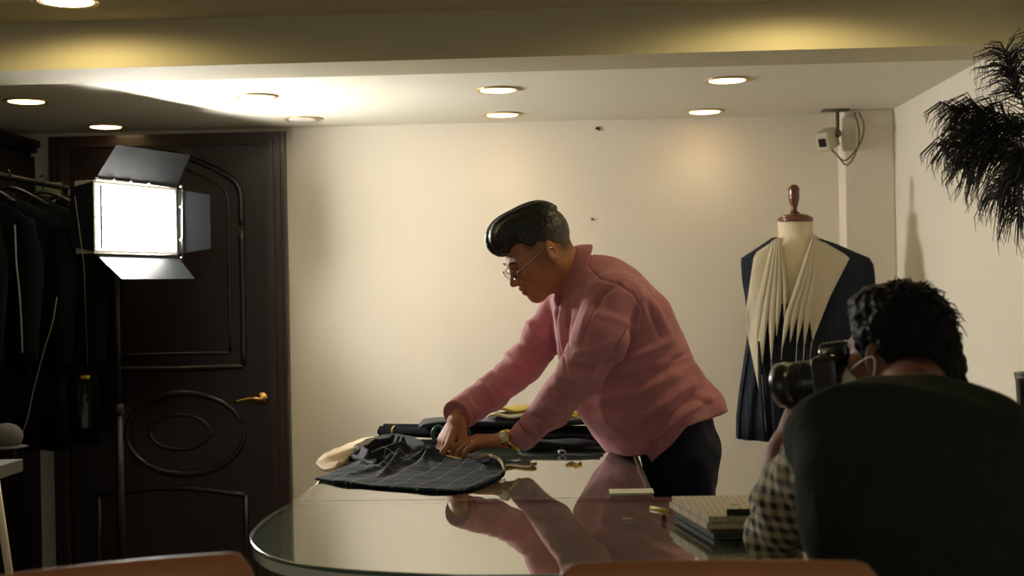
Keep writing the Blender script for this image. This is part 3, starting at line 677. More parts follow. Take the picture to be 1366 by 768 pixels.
mesh('clip_body', prism([(p.x-.022, p.y-.008, zc+.0005), (p.x-.022, p.y+.010, zc+.0005), (p.x-.022, p.y, zc+.012)], (.044, 0, 0)), M['camblack'], cl, False)
mesh('clip_handle', join(tube([(p.x-.012, p.y, zc+.012), (p.x-.014, p.y+.02, zc+.016), (p.x-.005, p.y+.028, zc+.016), (p.x+.004, p.y+.02, zc+.016), (p.x+.002, p.y, zc+.012)], .0013, 6)), M['chrome'], cl)
p = G(928, 671, TZ+.004); tag(mesh('tailors_chalk', ball((p.x, p.y, TZ+.0055), (.017, .017, .005), 20, 8), M['cream']), 'flat cream tailor\'s chalk on the glass behind the swatch books', 'chalk')
p = G(868, 677, TZ+.003); p2 = G(893, 681, TZ+.003); tag(mesh('marking_pencil', tube([p, p+(p2-p)*.8, p2], [.0042, .0042, .001], 8), M['ypencil']), 'short yellow marking pencil left of the swatch books', 'pencil')
p = G(837, 692, TZ+.002); tag(mesh('chalk_chip', ball((p.x, p.y, TZ+.0025), (.012, .007, .002), 12, 6), M['linen']), 'thin pale chalk chip lying on the middle of the front table', 'chalk')
p = G(891, 694, TZ+.004); tag(mesh('red_thimble', lathe((p.x-.008, p.y+.01, TZ+.001), [(.006, 0), (.0055, .012), (.002, .014)], 14), M['red']), 'tiny red thimble against the left corner of the swatch books', 'thimble')

# ================================================================== PEOPLE
def arr(*v): return np.array([tuple(x) for x in v])
def head_axes(fwd, roll=0.0, upref=Vector((0, 0, 1))):
    f = Vector(fwd).normalized(); l = upref.cross(f).normalized(); u = f.cross(l).normalized()
    if roll: R = Matrix.Rotation(roll, 3, f); l = R@l; u = R@u
    return f, l, u
def build_head(fd, c, ax, s=1.0):
    f, l, u = ax; P = lambda a, b, d: c+f*(a*s)+l*(b*s)+u*(d*s); r = lambda *v: [q*s for q in v]
    fd.ell(P(-.014, 0, .032), r(.098, .076, .086), ax, .02)
    fd.ell(P(.028, 0, -.022), r(.066, .062, .088), ax, .03)
    fd.ell(P(.01, 0, -.055), r(.062, .055, .055), ax, .03)
    for b in (-1, 1):
        fd.cone(P(-.008, b*.052, -.058), P(.070, b*.012, -.100), .016*s, .016*s, .03)
        fd.ell(P(.062, b*.046, -.026), r(.022, .018, .018), ax, .025)
        fd.cone(P(.078, b*.042, .016), P(.090, b*.012, .014), .009*s, .009*s, .016)
    fd.ell(P(.078, 0, -.100), r(.018, .022, .017), ax, .02)
    fd.ell(P(.086, 0, -.062), r(.016, .026, .024), ax, .02)
    for b in (-1, 1):
        fd.ell(P(.098, b*.032, -.004), r(.018, .019, .013), ax, .014, sub=True)
        fd.ell(P(.076, b*.031, -.003), r(.0135, .0145, .0125), ax, .004)
        fd.cone(P(.086, b*.043, .002), P(.089, b*.020, .003), .0032*s, .0032*s, .004)
        fd.cone(P(.085, b*.042, -.010), P(.087, b*.021, -.010), .0028*s, .0028*s, .004)
    fd.cone(P(.090, 0, .004), P(.113, 0, -.034), .0075*s, .0115*s, .012)
    for b in (-1, 1): fd.ell(P(.104, b*.013, -.040), r(.011, .008, .008), ax, .008)
    for b in (-1, 1): fd.ell(P(.107, b*.007, -.048), r(.005, .003, .003), ax, .003, sub=True)
    fd.cone(P(.100, -.014, -.0615), P(.103, 0, -.060), .0045*s, .006*s, .006); fd.cone(P(.103, 0, -.060), P(.100, .014, -.0615), .006*s, .0045*s, .006)
    fd.cone(P(.098, -.012, -.073), P(.100, 0, -.074), .005*s, .007*s, .006); fd.cone(P(.100, 0, -.074), P(.098, .012, -.073), .007*s, .005*s, .006)
    fd.cone(P(.104, -.022, -.067), P(.108, 0, -.0665), .0016*s, .0016*s, .003, sub=True); fd.cone(P(.108, 0, -.0665), P(.104, .022, -.067), .0016*s, .0016*s, .003, sub=True)
    for b in (-1, 1):
        ea = (f*.93-l*(.3*b*-1)-u*.2).normalized(); en = (l*b-f*(.35)).normalized(); eu = (u*.98-f*.22).normalized()
        ec = P(-.006, b*.080, -.012)
        X = (Vector(eu.cross(en)).normalized(), en, eu)
        fd.ell(ec, r(.019, .007, .033), X, .006)
        fd.ell(ec+en*(.008*s)+X[0]*(0), r(.011, .007, .022), X, .004, sub=True)
        fd.cone(ec-eu*(.02*s), ec-eu*(.034*s)-en*(.003*s), .009*s, .006*s, .008)
        fd.cone(P(.004, b*.072, -.014), P(.0, b*.080, -.014), .005*s, .005*s, .005)
def build_hand(fd, o, fwd, back, thumb, curls, spread=.10, s=1.0, tc=(.5, .4), tdir=.75):
    """o wrist, fwd towards knuckles, back = normal of the back of the hand, thumb = side of the thumb; curls = per finger (a,b,c)"""
    f = Vector(fwd).normalized(); n = Vector(back); n = (n-f*n.dot(f)).normalized(); t = f.cross(n); t = t if t.dot(Vector(thumb)) > 0 else -t
    P = lambda a, b, d=0: o+f*(a*s)+t*(b*s)+n*(d*s)
    fd.loft(P(-.008, 0), P(.02, 0), t, (.026*s, .020*s), (.029*s, .018*s), .01)
    fd.loft(P(.02, .001), P(.085, .0), t, (.031*s, .017*s), (.041*s, .0125*s), .012)
    tips = []
    for i, (b, L, r) in enumerate(((.030, .071, .0098), (.010, .078, .0102), (-.011, .073, .0097), (-.030, .057, .0086))):
        base = P(.088-.004*abs(i-1), b, -.001); sp = (b/.03)*spread*.5; d0 = (f*math.cos(sp)+t*math.sin(sp)).normalized(); ang = 0; p = base; r0 = r*s
        fd.cone(P(.05, b*.8, 0), base, r0*.95, r0*1.1, .008); pts = [p]
        for j, (fr, cu) in enumerate(zip((.46, .30, .24), curls[i])):
            ang += cu; d = d0*math.cos(ang)-n*math.sin(ang); q = p+d*(L*fr*s); fd.cone(p, q, r0*(1-.08*j), r0*(1-.08*(j+1)), .0035); p = q; pts.append(p)
        tips.append(pts)
    b0 = P(.022, .024, -.006); d = (f*(1-tdir*.4)+t*tdir-n*.35).normalized(); p1 = b0+d*(.040*s); fd.cone(b0, p1, .0145*s, .0115*s, .012)
    d = (d+f*tc[0]-t*tc[1]*.6-n*.25*tc[0]).normalized(); p2 = p1+d*(.032*s); fd.cone(p1, p2, .0112*s, .0100*s, .004)
    d = (d+f*tc[0]*.5-t*tc[1]*.6-n*.2).normalized(); p3 = p2+d*(.024*s); fd.cone(p2, p3, .0100*s, .0078*s, .004)
    tips.append([b0, p1, p2, p3]); return tips, f, t, n
def np3(v): return np.array(tuple(v))
def lcol(c): return np.array(lin(c))
# ------------------------------------------------------------------ the man
MX = W(908, 600, 3.76)
man = thing('person', (MX.x, 3.76, 0), 'person in a pink shirt and glasses leaning over the rear table, hands on cloth', 'person')
hc = W(718, 334, 3.70)
hax = head_axes(Vector((-.80, -.30, -.57)).normalized()) 
hf, hl, hu = hax
n_sh = W(818, 403, 3.56); n_el = W(776, 494, 3.49); n_wr = W(697, 586, 3.58)
f_sh = W(757, 402, 3.92); f_el = W(699, 486, 3.92); f_wr = W(615, 550, 3.63)
neck0 = W(786, 378, 3.745); neck1 = hc-hf*.035-hu*.05
bf_ = Field((-.52, 3.38, .86), (.32, 4.08, 1.72), .0025)
build_head(bf_, hc, hax)
bf_.cone(neck0, neck1, .058, .054, .03)
bf_.cone(neck0, hc+hf*.01-hu*.07, .050, .045, .03)
bf_.loft(W(800, 398, 3.745), W(835, 470, 3.75), (0, 1, 0), (.14, .09), (.13, .10), .04)
bf_.cone(n_sh, n_el, .050, .040); bf_.cone(n_el, n_wr, .040, .027); bf_.cone(f_sh, f_el, .050, .038); bf_.cone(f_el, f_wr, .036, .025)
bf_.cone(n_sh, W(800, 398, 3.745), .05, .09, .03); bf_.cone(f_sh, W(800, 398, 3.745), .05, .09, .03)
# near hand, palm down on the cloth
nh_o = W(679, 587, 3.57); nh_f = (W(630, 588, 3.56)-nh_o)
tips_n, nf, ntb, nn = build_hand(bf_, nh_o, nh_f, (0, -.12, 1), (0, 1, 0), [(.15, .45, .3), (.20, .5, .3), (.26, .52, .35), (.32, .52, .35)], .26, s=1.04)
# far hand, fingers down gathering the cloth
fh_o = W(613, 551, 3.62); fh_f = Vector((-.42, -.20, -.80)); 
tips_f, ff, ftb, fn = build_hand(bf_, fh_o, fh_f, (-.70, -.42, .35), (.35, -.85, .0), [(-.25, .35, .3), (-.1, .5, .4), (.1, .7, .5), (.25, .8, .5)], .18, tc=(.75, .8), tdir=.5, s=1.02)
bv_, bq = bf_.mesh(); del bf_
bv_ = relax(bv_, bq, 1, .4)
def skincol(V, c, ax, base, lip, dark, stub=.5):
    d = V-np3(c); a = d@np3(ax[0]); b = d@np3(ax[1]); u = d@np3(ax[2]); col_ = np.tile(base, (len(V), 1))
    def mixin(m, cc): nonlocal col_; col_ = col_*(1-m[:, None])+cc*m[:, None]
    mixin(np.exp(-(((a-.104)/.014)**2+(b/.02)**2+((u+.067)/.010)**2)**2)*.6, lip)
    r = np.sqrt((a+.014)**2+b**2+(u-.03)**2)
    hm = np.clip((u-.018+np.minimum(0, .35*(a-.02)))/.02, 0, 1)*np.clip((.058-a)/.02, 0, 1)*(r < .14); back = np.clip((-.03-a)/.02, 0, 1)*np.clip((u+.055)/.03, 0, 1)*(r < .14)
    mixin(np.clip(np.maximum(hm, back), 0, 1)*.75*(np.abs(b) < .083), dark)
    mixin(np.exp(-(((a-.03)/.02)**2+((np.abs(b)-.07)/.02)**2+((u-.0)/.04)**2)**2)*.5*stub, dark)
    for s in (-1, 1): mixin(np.exp(-(((a-.09)/.02)**2+((b-s*.031)/.013)**2+((u+.0035)/.0022)**2))*.7, dark)
    return col_
skinb = lcol((178, 118, 80)); colr = skincol(bv_, hc, hax, skinb, lcol((150, 78, 62)), lcol((38, 30, 24)))
mesh('body', (bv_, bq), M['skin'], man, col=colr)
# hair: pompadour swept forward over short faded sides
hf_ = Field(np3(hc)-.17, np3(hc)+.17, .0022)
P = lambda a, b, d: hc+hf*a+hl*b+hu*d
hf_.ell(P(-.016, 0, .040), (.102, .079, .087), hax, .01)
hf_.cut(P(.045, 0, .052), (hf*.75-hu*.66)); hf_.cut(P(-.02, 0, .048), (-hu*.93-hf*.36))
hf_.ell(P(.015, 0, .096), (.085, .062, .042), hax, .02); hf_.ell(P(.045, 0, .106), (.045, .052, .032), hax, .02)
hf_.ell(P(.066, 0, .092), (.048, .056, .040), hax, .02)
hf_.ell(P(.080, -.005, .074), (.032, .048, .031), hax, .02)
hf_.ell(P(-.05, 0, .070), (.055, .068, .050), hax, .02)
hv, hq = hf_.mesh(); d = hv-np3(hc); N_ = vnormals(hv, hq)
str_ = np.sin((d@np3(hl))*260+np.sin((d@np3(hf))*25)*2)*.0011+np.sin((d@np3(hl))*110+(d@np3(hf))*18)*.0016
hv = hv+N_*str_[:, None]
mesh('hair', (hv, hq), M['hair'], man, col=np.tile(lcol((20, 18, 16)), (len(hv), 1)), label='glossy black quiff combed forward')
hb = Field(np3(hc)-.17, np3(hc)+.17, .0022)
hb.ell(P(-.0155, 0, .033), (.1005, .0785, .087), hax, .01)
hb.cone(neck1, neck0, .0555, .056, .02)
hb.cut(P(.042, 0, .03), (hf*.96-hu*.28)); hb.cut(P(-.018, 0, .012), (-hu*.80+hf*.60)); hb.cut(P(-.03, 0, -.052), (-hu*1.0-hf*.1))
sv, sq = hb.mesh(); d = sv-np3(hc); uu = d@np3(hu); aa = d@np3(hf); tt = np.clip((uu-.005-.3*np.minimum(aa+.03, 0))/.05, 0, 1)[:, None]
mesh('hair_fade', (sv, sq), M['hair'], man, col=lcol((82, 62, 46))*(1-tt)+lcol((28, 24, 20))*tt, label='short clipped brownish side hair')
for b in (-1, 1):
    mesh('eyebrow', tube(bez([P(.088, b*.047, .014), P(.096, b*.032, .021), P(.098, b*.014, .017)], 10), [.0016+.0022*math.sin(math.pi*(i+1)/12) for i in range(11)], 6, flat=.6), M['hairb'], man)
# spectacles
sp_ = mesh('spectacles', join(
    *[sweep_closed([P(.112-.006*abs(math.cos(k*math.pi/12)), b*(.032)+.024*math.cos(k*math.pi/12), -.010+.0165*math.sin(k*math.pi/12)*(1 if abs(math.sin(k*math.pi/12)) < .8 else .95)) for k in range(24)], .0011, 6) for b in (-1, 1)],
    tube(bez([P(.110, -.009, -.004), P(.114, 0, -.001), P(.110, .009, -.004)], 8), .0012, 6),
    *[tube([P(.104, b*.057, -.004), P(.098, b*.068, -.003), P(.05, b*.080, .003), P(.004, b*.083, .008), P(-.02, b*.083, -.006)], .0013, 6) for b in (-1, 1)]), M['chrome'], man, label='thin silver rimmed spectacles')
for b in (-1, 1):
    mesh('spectacle_lens', ([P(.1075, b*.032+.0235*math.cos(k*math.pi/10), -.010+.016*math.sin(k*math.pi/10)) for k in range(20)]+[P(.1087, b*.032+.0235*math.cos(k*math.pi/10), -.010+.016*math.sin(k*math.pi/10)) for k in range(20)],
       [tuple(range(20)), tuple(range(39, 19, -1))]+[(k, (k+1) % 20, 20+(k+1) % 20, 20+k) for k in range(20)]), M['lens'], sp_)
# shirt
sf = Field((-.45, 3.33, .84), (.56, 4.10, 1.62), .0037)
Y1 = (0, 1, 0); CY = 3.75
secs = [(W(884, 578, CY), .175, .158), (W(866, 545, CY), .178, .165), (W(847, 508, CY), .18, .172), (W(826, 462, CY), .185, .168), (W(810, 425, CY), .185, .15), (W(797, 396, CY), .15, .115)]
for (a, l1, d1), (b, l2, d2) in zip(secs, secs[1:]): sf.loft(a, b, Y1, (l1, d1), (l2, d2), .04)
sf.cone(W(780, 374, CY), W(800, 400, CY), .066, .10, .05)
sf.cone(n_sh, W(812, 408, CY), .070, .11, .05); sf.cone(f_sh, W(800, 405, CY), .068, .10, .05)
sf.cone(W(826, 405, 3.60), W(852, 430, 3.66), .07, .09, .05)
sf.chain([n_sh, W(800, 450, 3.50), n_el, W(735, 545, 3.545), W(701, 581, 3.578)], [.076, .072, .063, .050, .037], .02)
sf.chain([f_sh, W(725, 450, 3.93), f_el, W(655, 525, 3.765), W(620, 547, 3.64)], [.070, .062, .055, .049, .047], .02)
# flared tail at the back and longer front tail
sf.cone(W(915, 545, CY), W(935, 548, CY), .10, .075, .05)
sf.cone(W(895, 560, 3.64), W(880, 592, 3.62), .07, .035, .04)
sf.cut_near(W(693, 588, 3.602), (n_wr-n_el), .07); sf.cut_near(W(613, 551, 3.625), (f_wr-f_el), .07)
# hem line, a sloping surface across the hips
hem = [(790, 606), (812, 604), (835, 607), (862, 606), (870, 618), (880, 606), (895, 592), (915, 570), (940, 560), (965, 551), (990, 545)]
def hemfn(X, Y, Z):
    dz_ = (X*FW.x+Y*FW.y); px_ = 683+FPX*(X*RT.x+Y*RT.y+(Z-CAMZ)*RT.z)/dz_; py_ = 384-FPX*(X*UP.x+Y*UP.y+(Z-CAMZ)*UP.z)/dz_
    hx = np.interp(px_, [h[0] for h in hem], [h[1] for h in hem]); return -(py_-hx)/FPX*3.75
sf.ev(hemfn, sf.lo, sf.lo+sf.n*sf.h, .006, sub=False, m=0) if False else None
X = (sf.lo[0]+sf.h*np.arange(sf.n[0], dtype=np.float32))[:, None, None]; Y = (sf.lo[1]+sf.h*np.arange(sf.n[1], dtype=np.float32))[None, :, None]; Z = (sf.lo[2]+sf.h*np.arange(sf.n[2], dtype=np.float32))[None, None, :]
hm_ = -hemfn(X, Y, Z); hm_ = np.where(X*np.ones_like(hm_) < .02, -1, hm_); sf.F = np.maximum(sf.F, hm_.astype(np.float32)*.8)
# neck opening
sf.cone(W(764, 360, CY), W(715, 344, CY-.01), .073, .085, .006, sub=True)
sf.cone(W(757, 388, 3.70), W(735, 400, 3.68), .030, .035, .006, sub=True)
vv, qq = sf.mesh(); vv = relax(vv, qq, 1, .5)
nearf = [([(826, 378), (800, 395), (785, 425), (775, 460)], -.010, 4.5), ([(858, 402), (845, 432), (822, 470), (800, 500)], -.012, 5),
  ([(795, 418), (820, 424), (845, 436)], .004, 7), ([(768, 470), (795, 468), (815, 455)], .008, 6), ([(762, 488), (785, 492), (812, 482)], -.008, 5),
  ([(745, 500), (770, 508), (792, 500)], .009, 6), ([(735, 520), (756, 530), (772, 524)], -.007, 4), ([(722, 535), (742, 548), (762, 540)], .008, 5), ([(712, 555), (730, 566)], -.006, 4), ([(706, 566), (716, 580)], .005, 4),
  ([(825, 480), (860, 470), (895, 455)], .008, 7), ([(812, 505), (850, 505), (895, 490), (925, 480)], -.006, 7), ([(805, 530), (850, 525), (900, 500)], .008, 8), ([(800, 555), (840, 560), (885, 540), (925, 510)], .011, 8),
  ([(818, 585), (850, 578), (885, 560), (935, 520)], -.009, 7), ([(855, 600), (880, 580), (915, 550), (945, 530)], .010, 7), ([(862, 585), (875, 600)], -.008, 4), ([(885, 500), (900, 480), (920, 470)], -.006, 5),
  ([(800, 540), (815, 565), (835, 590)], .007, 6), ([(850, 380), (875, 410), (895, 450)], .005, 7), ([(858, 375), (868, 420), (880, 450)], -.004, 4), ([(900, 540), (925, 530), (945, 540)], -.007, 5)]
vv = folds(vv, qq, [(a, b*1.35, c*.85) for a, b, c in nearf], ymax=3.80)
seams = [([(783, 352), (800, 372), (824, 378), (846, 392), (858, 415), (853, 440)], -.004, 1.6), ([(800, 372), (830, 366), (862, 378), (888, 420)], -.003, 1.6), ([(747, 400), (746, 430), (749, 462), (756, 500)], -.005, 1.6), ([(755, 400), (756, 430), (759, 462)], -.005, 1.6)]
vv = folds(vv, qq, seams, ymax=3.75)
farf = [([(700, 425), (715, 445), (735, 455)], .008, 5), ([(688, 450), (705, 470), (730, 480)], -.007, 4), ([(672, 470), (690, 490), (715, 500)], .009, 5), ([(655, 490), (672, 512), (690, 520)], -.008, 4), ([(640, 508), (655, 530), (672, 535)], .008, 4), ([(628, 525), (640, 545)], -.005, 3),
  ([(742, 400), (748, 440), (752, 490)], .012, 5), ([(733, 405), (738, 450), (746, 495)], -.006, 4), ([(760, 410), (757, 440)], -.008, 3), ([(745, 500), (765, 530), (785, 560)], .006, 6)]
vv = folds(vv, qq, farf, ymin=3.6)
vv = bumpy(vv, qq, .006, 17, 3)
shirt = mesh('shirt', (vv, qq), M['shirt'], man, label='pink long sleeved shirt hanging untucked')
# cuffs
def cuff(c, axis, r, ln, name='cuff'):
    ax = Vector(axis).normalized(); return mesh(name, lathe(c, [(r-.004, -.0), (r+.001, -.001), (r+.0025, .004), (r+.003, ln*.5), (r+.002, ln), (r-.003, ln+.001), (r-.004, ln*.5)], 32, ax), M['shirt'], shirt)
cuff(W(691, 588, 3.574), n_el-n_wr, .033, .05); cuff(W(609, 554, 3.612), f_el-f_wr, .042, .05)
# collar: stand and fall
ca = Vector(W(767, 367, CY)); cdir = Vector((-.90, -.12, .40)).normalized(); cl_ = Vector((0, 1, 0)); cf_ = cl_.cross(cdir).normalized(); cf_ = cf_ if cf_.x < 0 else -cf_
cf_ = (cf_*.95 - cl_*.30).normalized(); cl_ = cdir.cross(cf_).normalized()
V = []; n = 56
for i in range(n+1):
    ph = math.radians(-152+304*i/n); fr = abs(ph)/math.radians(152)     # ph=0 at the nape
    dr_ = -cf_*math.cos(ph)+cl_*math.sin(ph); e = fr**3
    base = ca+dr_*.066-cdir*.006; top = ca+dr_*(.071+.004*fr)+cdir*(.040-.012*fr)
    mid = top+dr_*.008-cdir*.003; low = ca+dr_*(.099+.008*fr+.030*e)-cdir*(.008+.004*fr)
    V += [base, top, mid, low]
F = [(i*4+j, i*4+j+1, (i+1)*4+j+1, (i+1)*4+j) for i in range(n) for j in range(3)]
co = mesh('collar', (V, F), M['shirt'], shirt); sd = co.modifiers.new('t', 'SOLIDIFY'); sd.thickness = .0035; sd.offset = 0
sb = co.modifiers.new('s', 'SUBSURF'); sb.levels = 1; sb.render_levels = 1
# watch and ring on the near hand
wc = W(683, 587, 3.571); wax = (nh_o-n_el).normalized(); wn = Vector((-.25, -.80, .50)); wn = (wn-wax*wn.dot(wax)).normalized()
wt = mesh('wristwatch', lathe(wc-wax*.007, [(.0315, 0), (.0345, .001), (.035, .007), (.0345, .013), (.0315, .014)], 36, wax), M['gold'], man, label='gold wristwatch on the nearer wrist')
mesh('watch_case', lathe(wc+wn*.033, [(.019, 0), (.0205, .003), (.0205, .008), (.018, .011), (.016, .011)], 32, wn), M['gold'], wt)
mesh('watch_dial', lathe(wc+wn*.0435, [(.0165, 0), (.0165, .0012)], 32, wn), M['dial'], wt)
rp = tips_n[2]; rc = rp[0]*.55+rp[1]*.45; mesh('ring', lathe(rc, [(.0098, -.002), (.0118, -.0025), (.0118, .0025), (.0098, .002)], 24, rp[1]-rp[0]), M['gold'], man, label='gold ring on the nearer hand')
# trousers
tf_ = Field((.05, 3.50, .03), (.60, 4.02, 1.06), .006)
hp = W(908, 598, CY+.01)
tf_.loft(W(898, 572, CY), W(908, 606, CY), Y1, (.155, .115), (.165, .108), .03)
tf_.loft(W(908, 606, CY), W(909, 632, CY), Y1, (.165, .108), (.155, .10), .03)
for s, yy in ((-1, 3.665), (1, 3.84)):
    k_ = Vector((hp.x-.01 + (.02 if s < 0 else -.0), yy, .50)); an = Vector((hp.x+.03, yy, .09))
    tf_.cone(W(908, 640, yy), k_, .094, .068, .03); tf_.cone(k_, an, .068, .055, .02)
tf_.cut((0, 0, .06), (0, 0, -1))
tv, tq = tf_.mesh(); tv = bumpy(tv, tq, .008, 9, 1); tv = bumpy(tv, tq, .004, 22, 5)
mesh('trousers', (tv, tq), M['trouser'], man, label='dark navy trousers')
for yy in (3.665, 3.84):
    x = hp.x+.03
    sf2 = Field((x-.26, yy-.08, -.01), (x+.12, yy+.08, .14), .006)
    sf2.loft(Vector((x+.03, yy, .045)), Vector((x-.16, yy, .035)), Y1, (.038, .042), (.043, .028), .02); sf2.cone(Vector((x, yy, .05)), Vector((x, yy, .10)), .04, .045, .02); sf2.cut((0, 0, .004), (0, 0, -1))
    mesh('shoe', sf2.mesh(), M['leather'], man)
# scissors with green handles held in the far hand
sc0 = W(600, 578, 3.70)
scs = thing('scissors', W(598, 602, 3.70), 'scissors with green handles gripped in the man\'s farther hand', 'scissors')
def loop(c, rx, rz, r, ax1, ax2): return sweep_closed([c+ax1*(rx*math.cos(2*math.pi*k/24))+ax2*(rz*math.sin(2*math.pi*k/24)) for k in range(24)], r, 8)
mesh('handle', join(loop(W(584, 578, 3.72), .015, .020, .005, Vector((1, 0, 0)), Vector((.1, .2, 1)).normalized()), tube([W(588, 586, 3.70), W(597, 598, 3.68)], .006, 8)), M['green'], scs)
mesh('handle', join(loop(W(618, 581, 3.735), .017, .026, .006, Vector((1, .2, 0)).normalized(), Vector((-.1, .2, 1)).normalized()), tube([W(612, 590, 3.72), W(600, 598, 3.68)], .006, 8)), M['green'], scs)
e0 = W(599, 598, 3.68)
mesh('blade', join(prism([e0, e0+Vector((.006, 0, -.002)), e0+Vector((-.03, -.05, -.028))], (.0, .004, .002))), M['chrome'], scs, False)
mesh('blade', join(prism([e0+Vector((.002, 0, .002)), e0+Vector((.010, 0, 0)), e0+Vector((-.015, -.055, -.028))], (.0, .004, .002))), M['chrome'], scs, False)
# ------------------------------------------------------------------ the photographer
ph_c = W(1198, 465, 2.32); pax = head_axes(Vector((-.60, .79, -.10)).normalized()); pf, pl, pu = pax
ph = thing('person', (W(1225, 700, 2.0).x, 2.02, 0), 'person seen from behind in dark vest and checked sleeves, aiming a camera', 'person')
t0 = W(1215, 560, 2.05)
pb = Field((.24, 1.75, .86), (.95, 2.62, 1.48), .0035)
build_head(pb, ph_c, pax, .88)
pb.cone(W(1222, 560, 2.06), ph_c-pf*.03-pu*.05, .054, .052, .03)
pb.loft(W(1222, 580, 2.05), W(1225, 760, 2.03), (.8, .6, 0), (.12, .07), (.14, .10), .03)
l_sh = W(1088, 603, 2.06); l_el = W(1030, 718, 2.30); l_wr = W(1040, 605, 2.46)
r_sh = W(1330, 612, 2.02); r_el = W(1345, 770, 2.22); r_wr = W(1150, 575, 2.34)
pb.cone(l_sh, l_el, .04, .038); pb.cone(l_el, l_wr, .038, .026); pb.cone(r_sh, r_el, .04, .038); pb.cone(r_el, r_wr, .036, .027)
cf = Vector((-.76, .63, -.13)).normalized(); cs = Vector((0, 0, 1)).cross(cf).normalized(); cu = cf.cross(cs)
cam_c = ph_c+pf*.122-pu*.045+pl*.012
lens_c = cam_c+cf*.085
lt, *_ = build_hand(pb, l_wr, (lens_c-cu*.05-l_wr), (-.9, -.45, -.1), (-.2, -1, .2), [(.5, .6, .4), (.55, .6, .4), (.55, .65, .4), (.5, .6, .4)], .2, tc=(.6, .3))
build_hand(pb, r_wr, (cam_c-cs*.06-r_wr), (.6, .1, .1), (0, .3, 1), [(.5, .7, .5)]*4, .15)
qv, qf = pb.mesh(); qv = relax(qv, qf, 1, .4); del pb
mesh('body', (qv, qf), M['skin'], ph, col=skincol(qv, ph_c, pax, lcol((128, 76, 52)), lcol((140, 76, 62)), lcol((30, 25, 22)), .3))
# hair
pp = lambda a, b, d: ph_c+pf*a+pl*b+pu*d
hh_ = Field(np3(ph_c)-.20, np3(ph_c)+.20, .003)
hh_.ell(pp(-.014, 0, .026), (.096, .080, .089), pax, .01); hh_.ell(pp(-.036, 0, -.02), (.062, .066, .078), pax, .03); hh_.ell(pp(-.045, 0, -.075), (.042, .052, .050), pax, .03)
hh_.cone(pp(-.075, -.02, -.05), pp(-.078, -.040, -.130), .035, .012, .03); hh_.cone(pp(-.07, .02, -.05), pp(-.066, .025, -.120), .035, .014, .03)
hh_.cone(pp(-.045, 0, -.07), pp(-.050, 0, -.120), .050, .046, .03)
hh_.ell(pp(.04, 0, .090), (.045, .05, .020), pax, .03)
hh_.ell(pp(.015, .088, -.030), (.040, .028, .052), pax, .01, sub=True); hh_.ell(pp(.015, -.088, -.030), (.040, .028, .052), pax, .01, sub=True)
hh_.cut(pp(.072, 0, .045), (pf*.9-pu*.45)); hh_.ell(pp(.085, 0, -.04), (.07, .09, .085), pax, .01, sub=True)
gv, gf = hh_.mesh(); gv = bumpy(gv, gf, .006, 28, 2); gv = bumpy(gv, gf, .005, 70, 4)
mesh('hair', (gv, gf), M['hairb'], ph, label='thick tousled black hair')
parts = []
rr = random.Random(3)
for k in range(260):
    th = rr.uniform(0, 2*math.pi); cz = rr.uniform(-.7, 1); sn = math.sqrt(1-cz*cz); v = (pf*(math.cos(th)*sn)+pl*(math.sin(th)*sn)+pu*cz)
    if v.dot(pf) > .5 and cz < .5: continue
    s0 = ph_c+pf*-.018+pu*.028+Vector((pf*(v.dot(pf)*.090)+pl*(v.dot(pl)*.076)+pu*(v.dot(pu)*.085)))
    tg = Vector((rr.gauss(0, .6), rr.gauss(0, .6), rr.gauss(-.5, .4))); tg = (tg-v*tg.dot(v)).normalized(); L = rr.uniform(.012, .035)
    parts.append(tube([s0, s0+tg*L*.5+v*.008, s0+tg*L+v*rr.uniform(.002, .014)], [.0016, .0012, .0004], 4))
for k in range(40):
    s0 = pp(-.070+rr.gauss(0, .012), -.03+rr.gauss(0, .02), -.09+rr.gauss(0, .02)); e = s0+Vector((rr.uniform(.005, .04), rr.uniform(-.02, .0), -rr.uniform(.02, .05)))
    parts.append(tube([s0, (s0+e)/2+Vector((.006, 0, .004)), e], [.0022, .0016, .0004], 4))
tag(mesh('hair_wisps', join(*parts), M['hairb'], ph), kind='stuff')
# face mask strap behind the ear
mesh('mask_strap', tube(bez([pp(.05, .068, -.03), pp(.015, .083, -.018), pp(-.018, .088, -.012), pp(-.012, .086, -.045), pp(.03, .074, -.07)], 20), .0018, 6), M['paper'], ph)
mesh('face_mask', ball(pp(.078, 0, -.062), (.046, .060, .048), 24, 14, pax), M['paper'], ph)
# vest
vf = Field((.28, 1.72, .55), (1.0, 2.35, 1.30), .005)
LB = (.93, .36, 0)
vs = [(W(1232, 1000, 2.0), .185, .125), (W(1262, 860, 2.0), .185, .13), (W(1256, 740, 2.0), .19, .13), (W(1236, 650, 2.01), .20, .125), (W(1213, 600, 2.03), .185, .10), (W(1214, 578, 2.07), .12, .075)]
for (a, l1, d1), (b, l2, d2) in zip(vs, vs[1:]): vf.loft(a, b, LB, (l1, d1), (l2, d2), .04)
vf.cone(W(1125, 585, 2.04), W(1200, 578, 2.06), .058, .062, .05); vf.cone(W(1310, 590, 2.03), W(1235, 578, 2.06), .062, .062, .05)
vf.cone(W(1098, 600, 2.06), W(1112, 635, 2.05), .048, .045, .04); vf.cone(W(1335, 612, 2.02), W(1335, 660, 2.01), .058, .062, .04)
vf.cone(W(1222, 538, 2.16), W(1224, 570, 2.09), .060, .07, .03)
vf.cone(W(1220, 505, 2.20), W(1221, 530, 2.17), .050, .050, .006, sub=True)
vf.cut((0, 0, .60), (0, 0, -1))
v2, f2_ = vf.mesh(); v2 = relax(v2, f2_, 1)
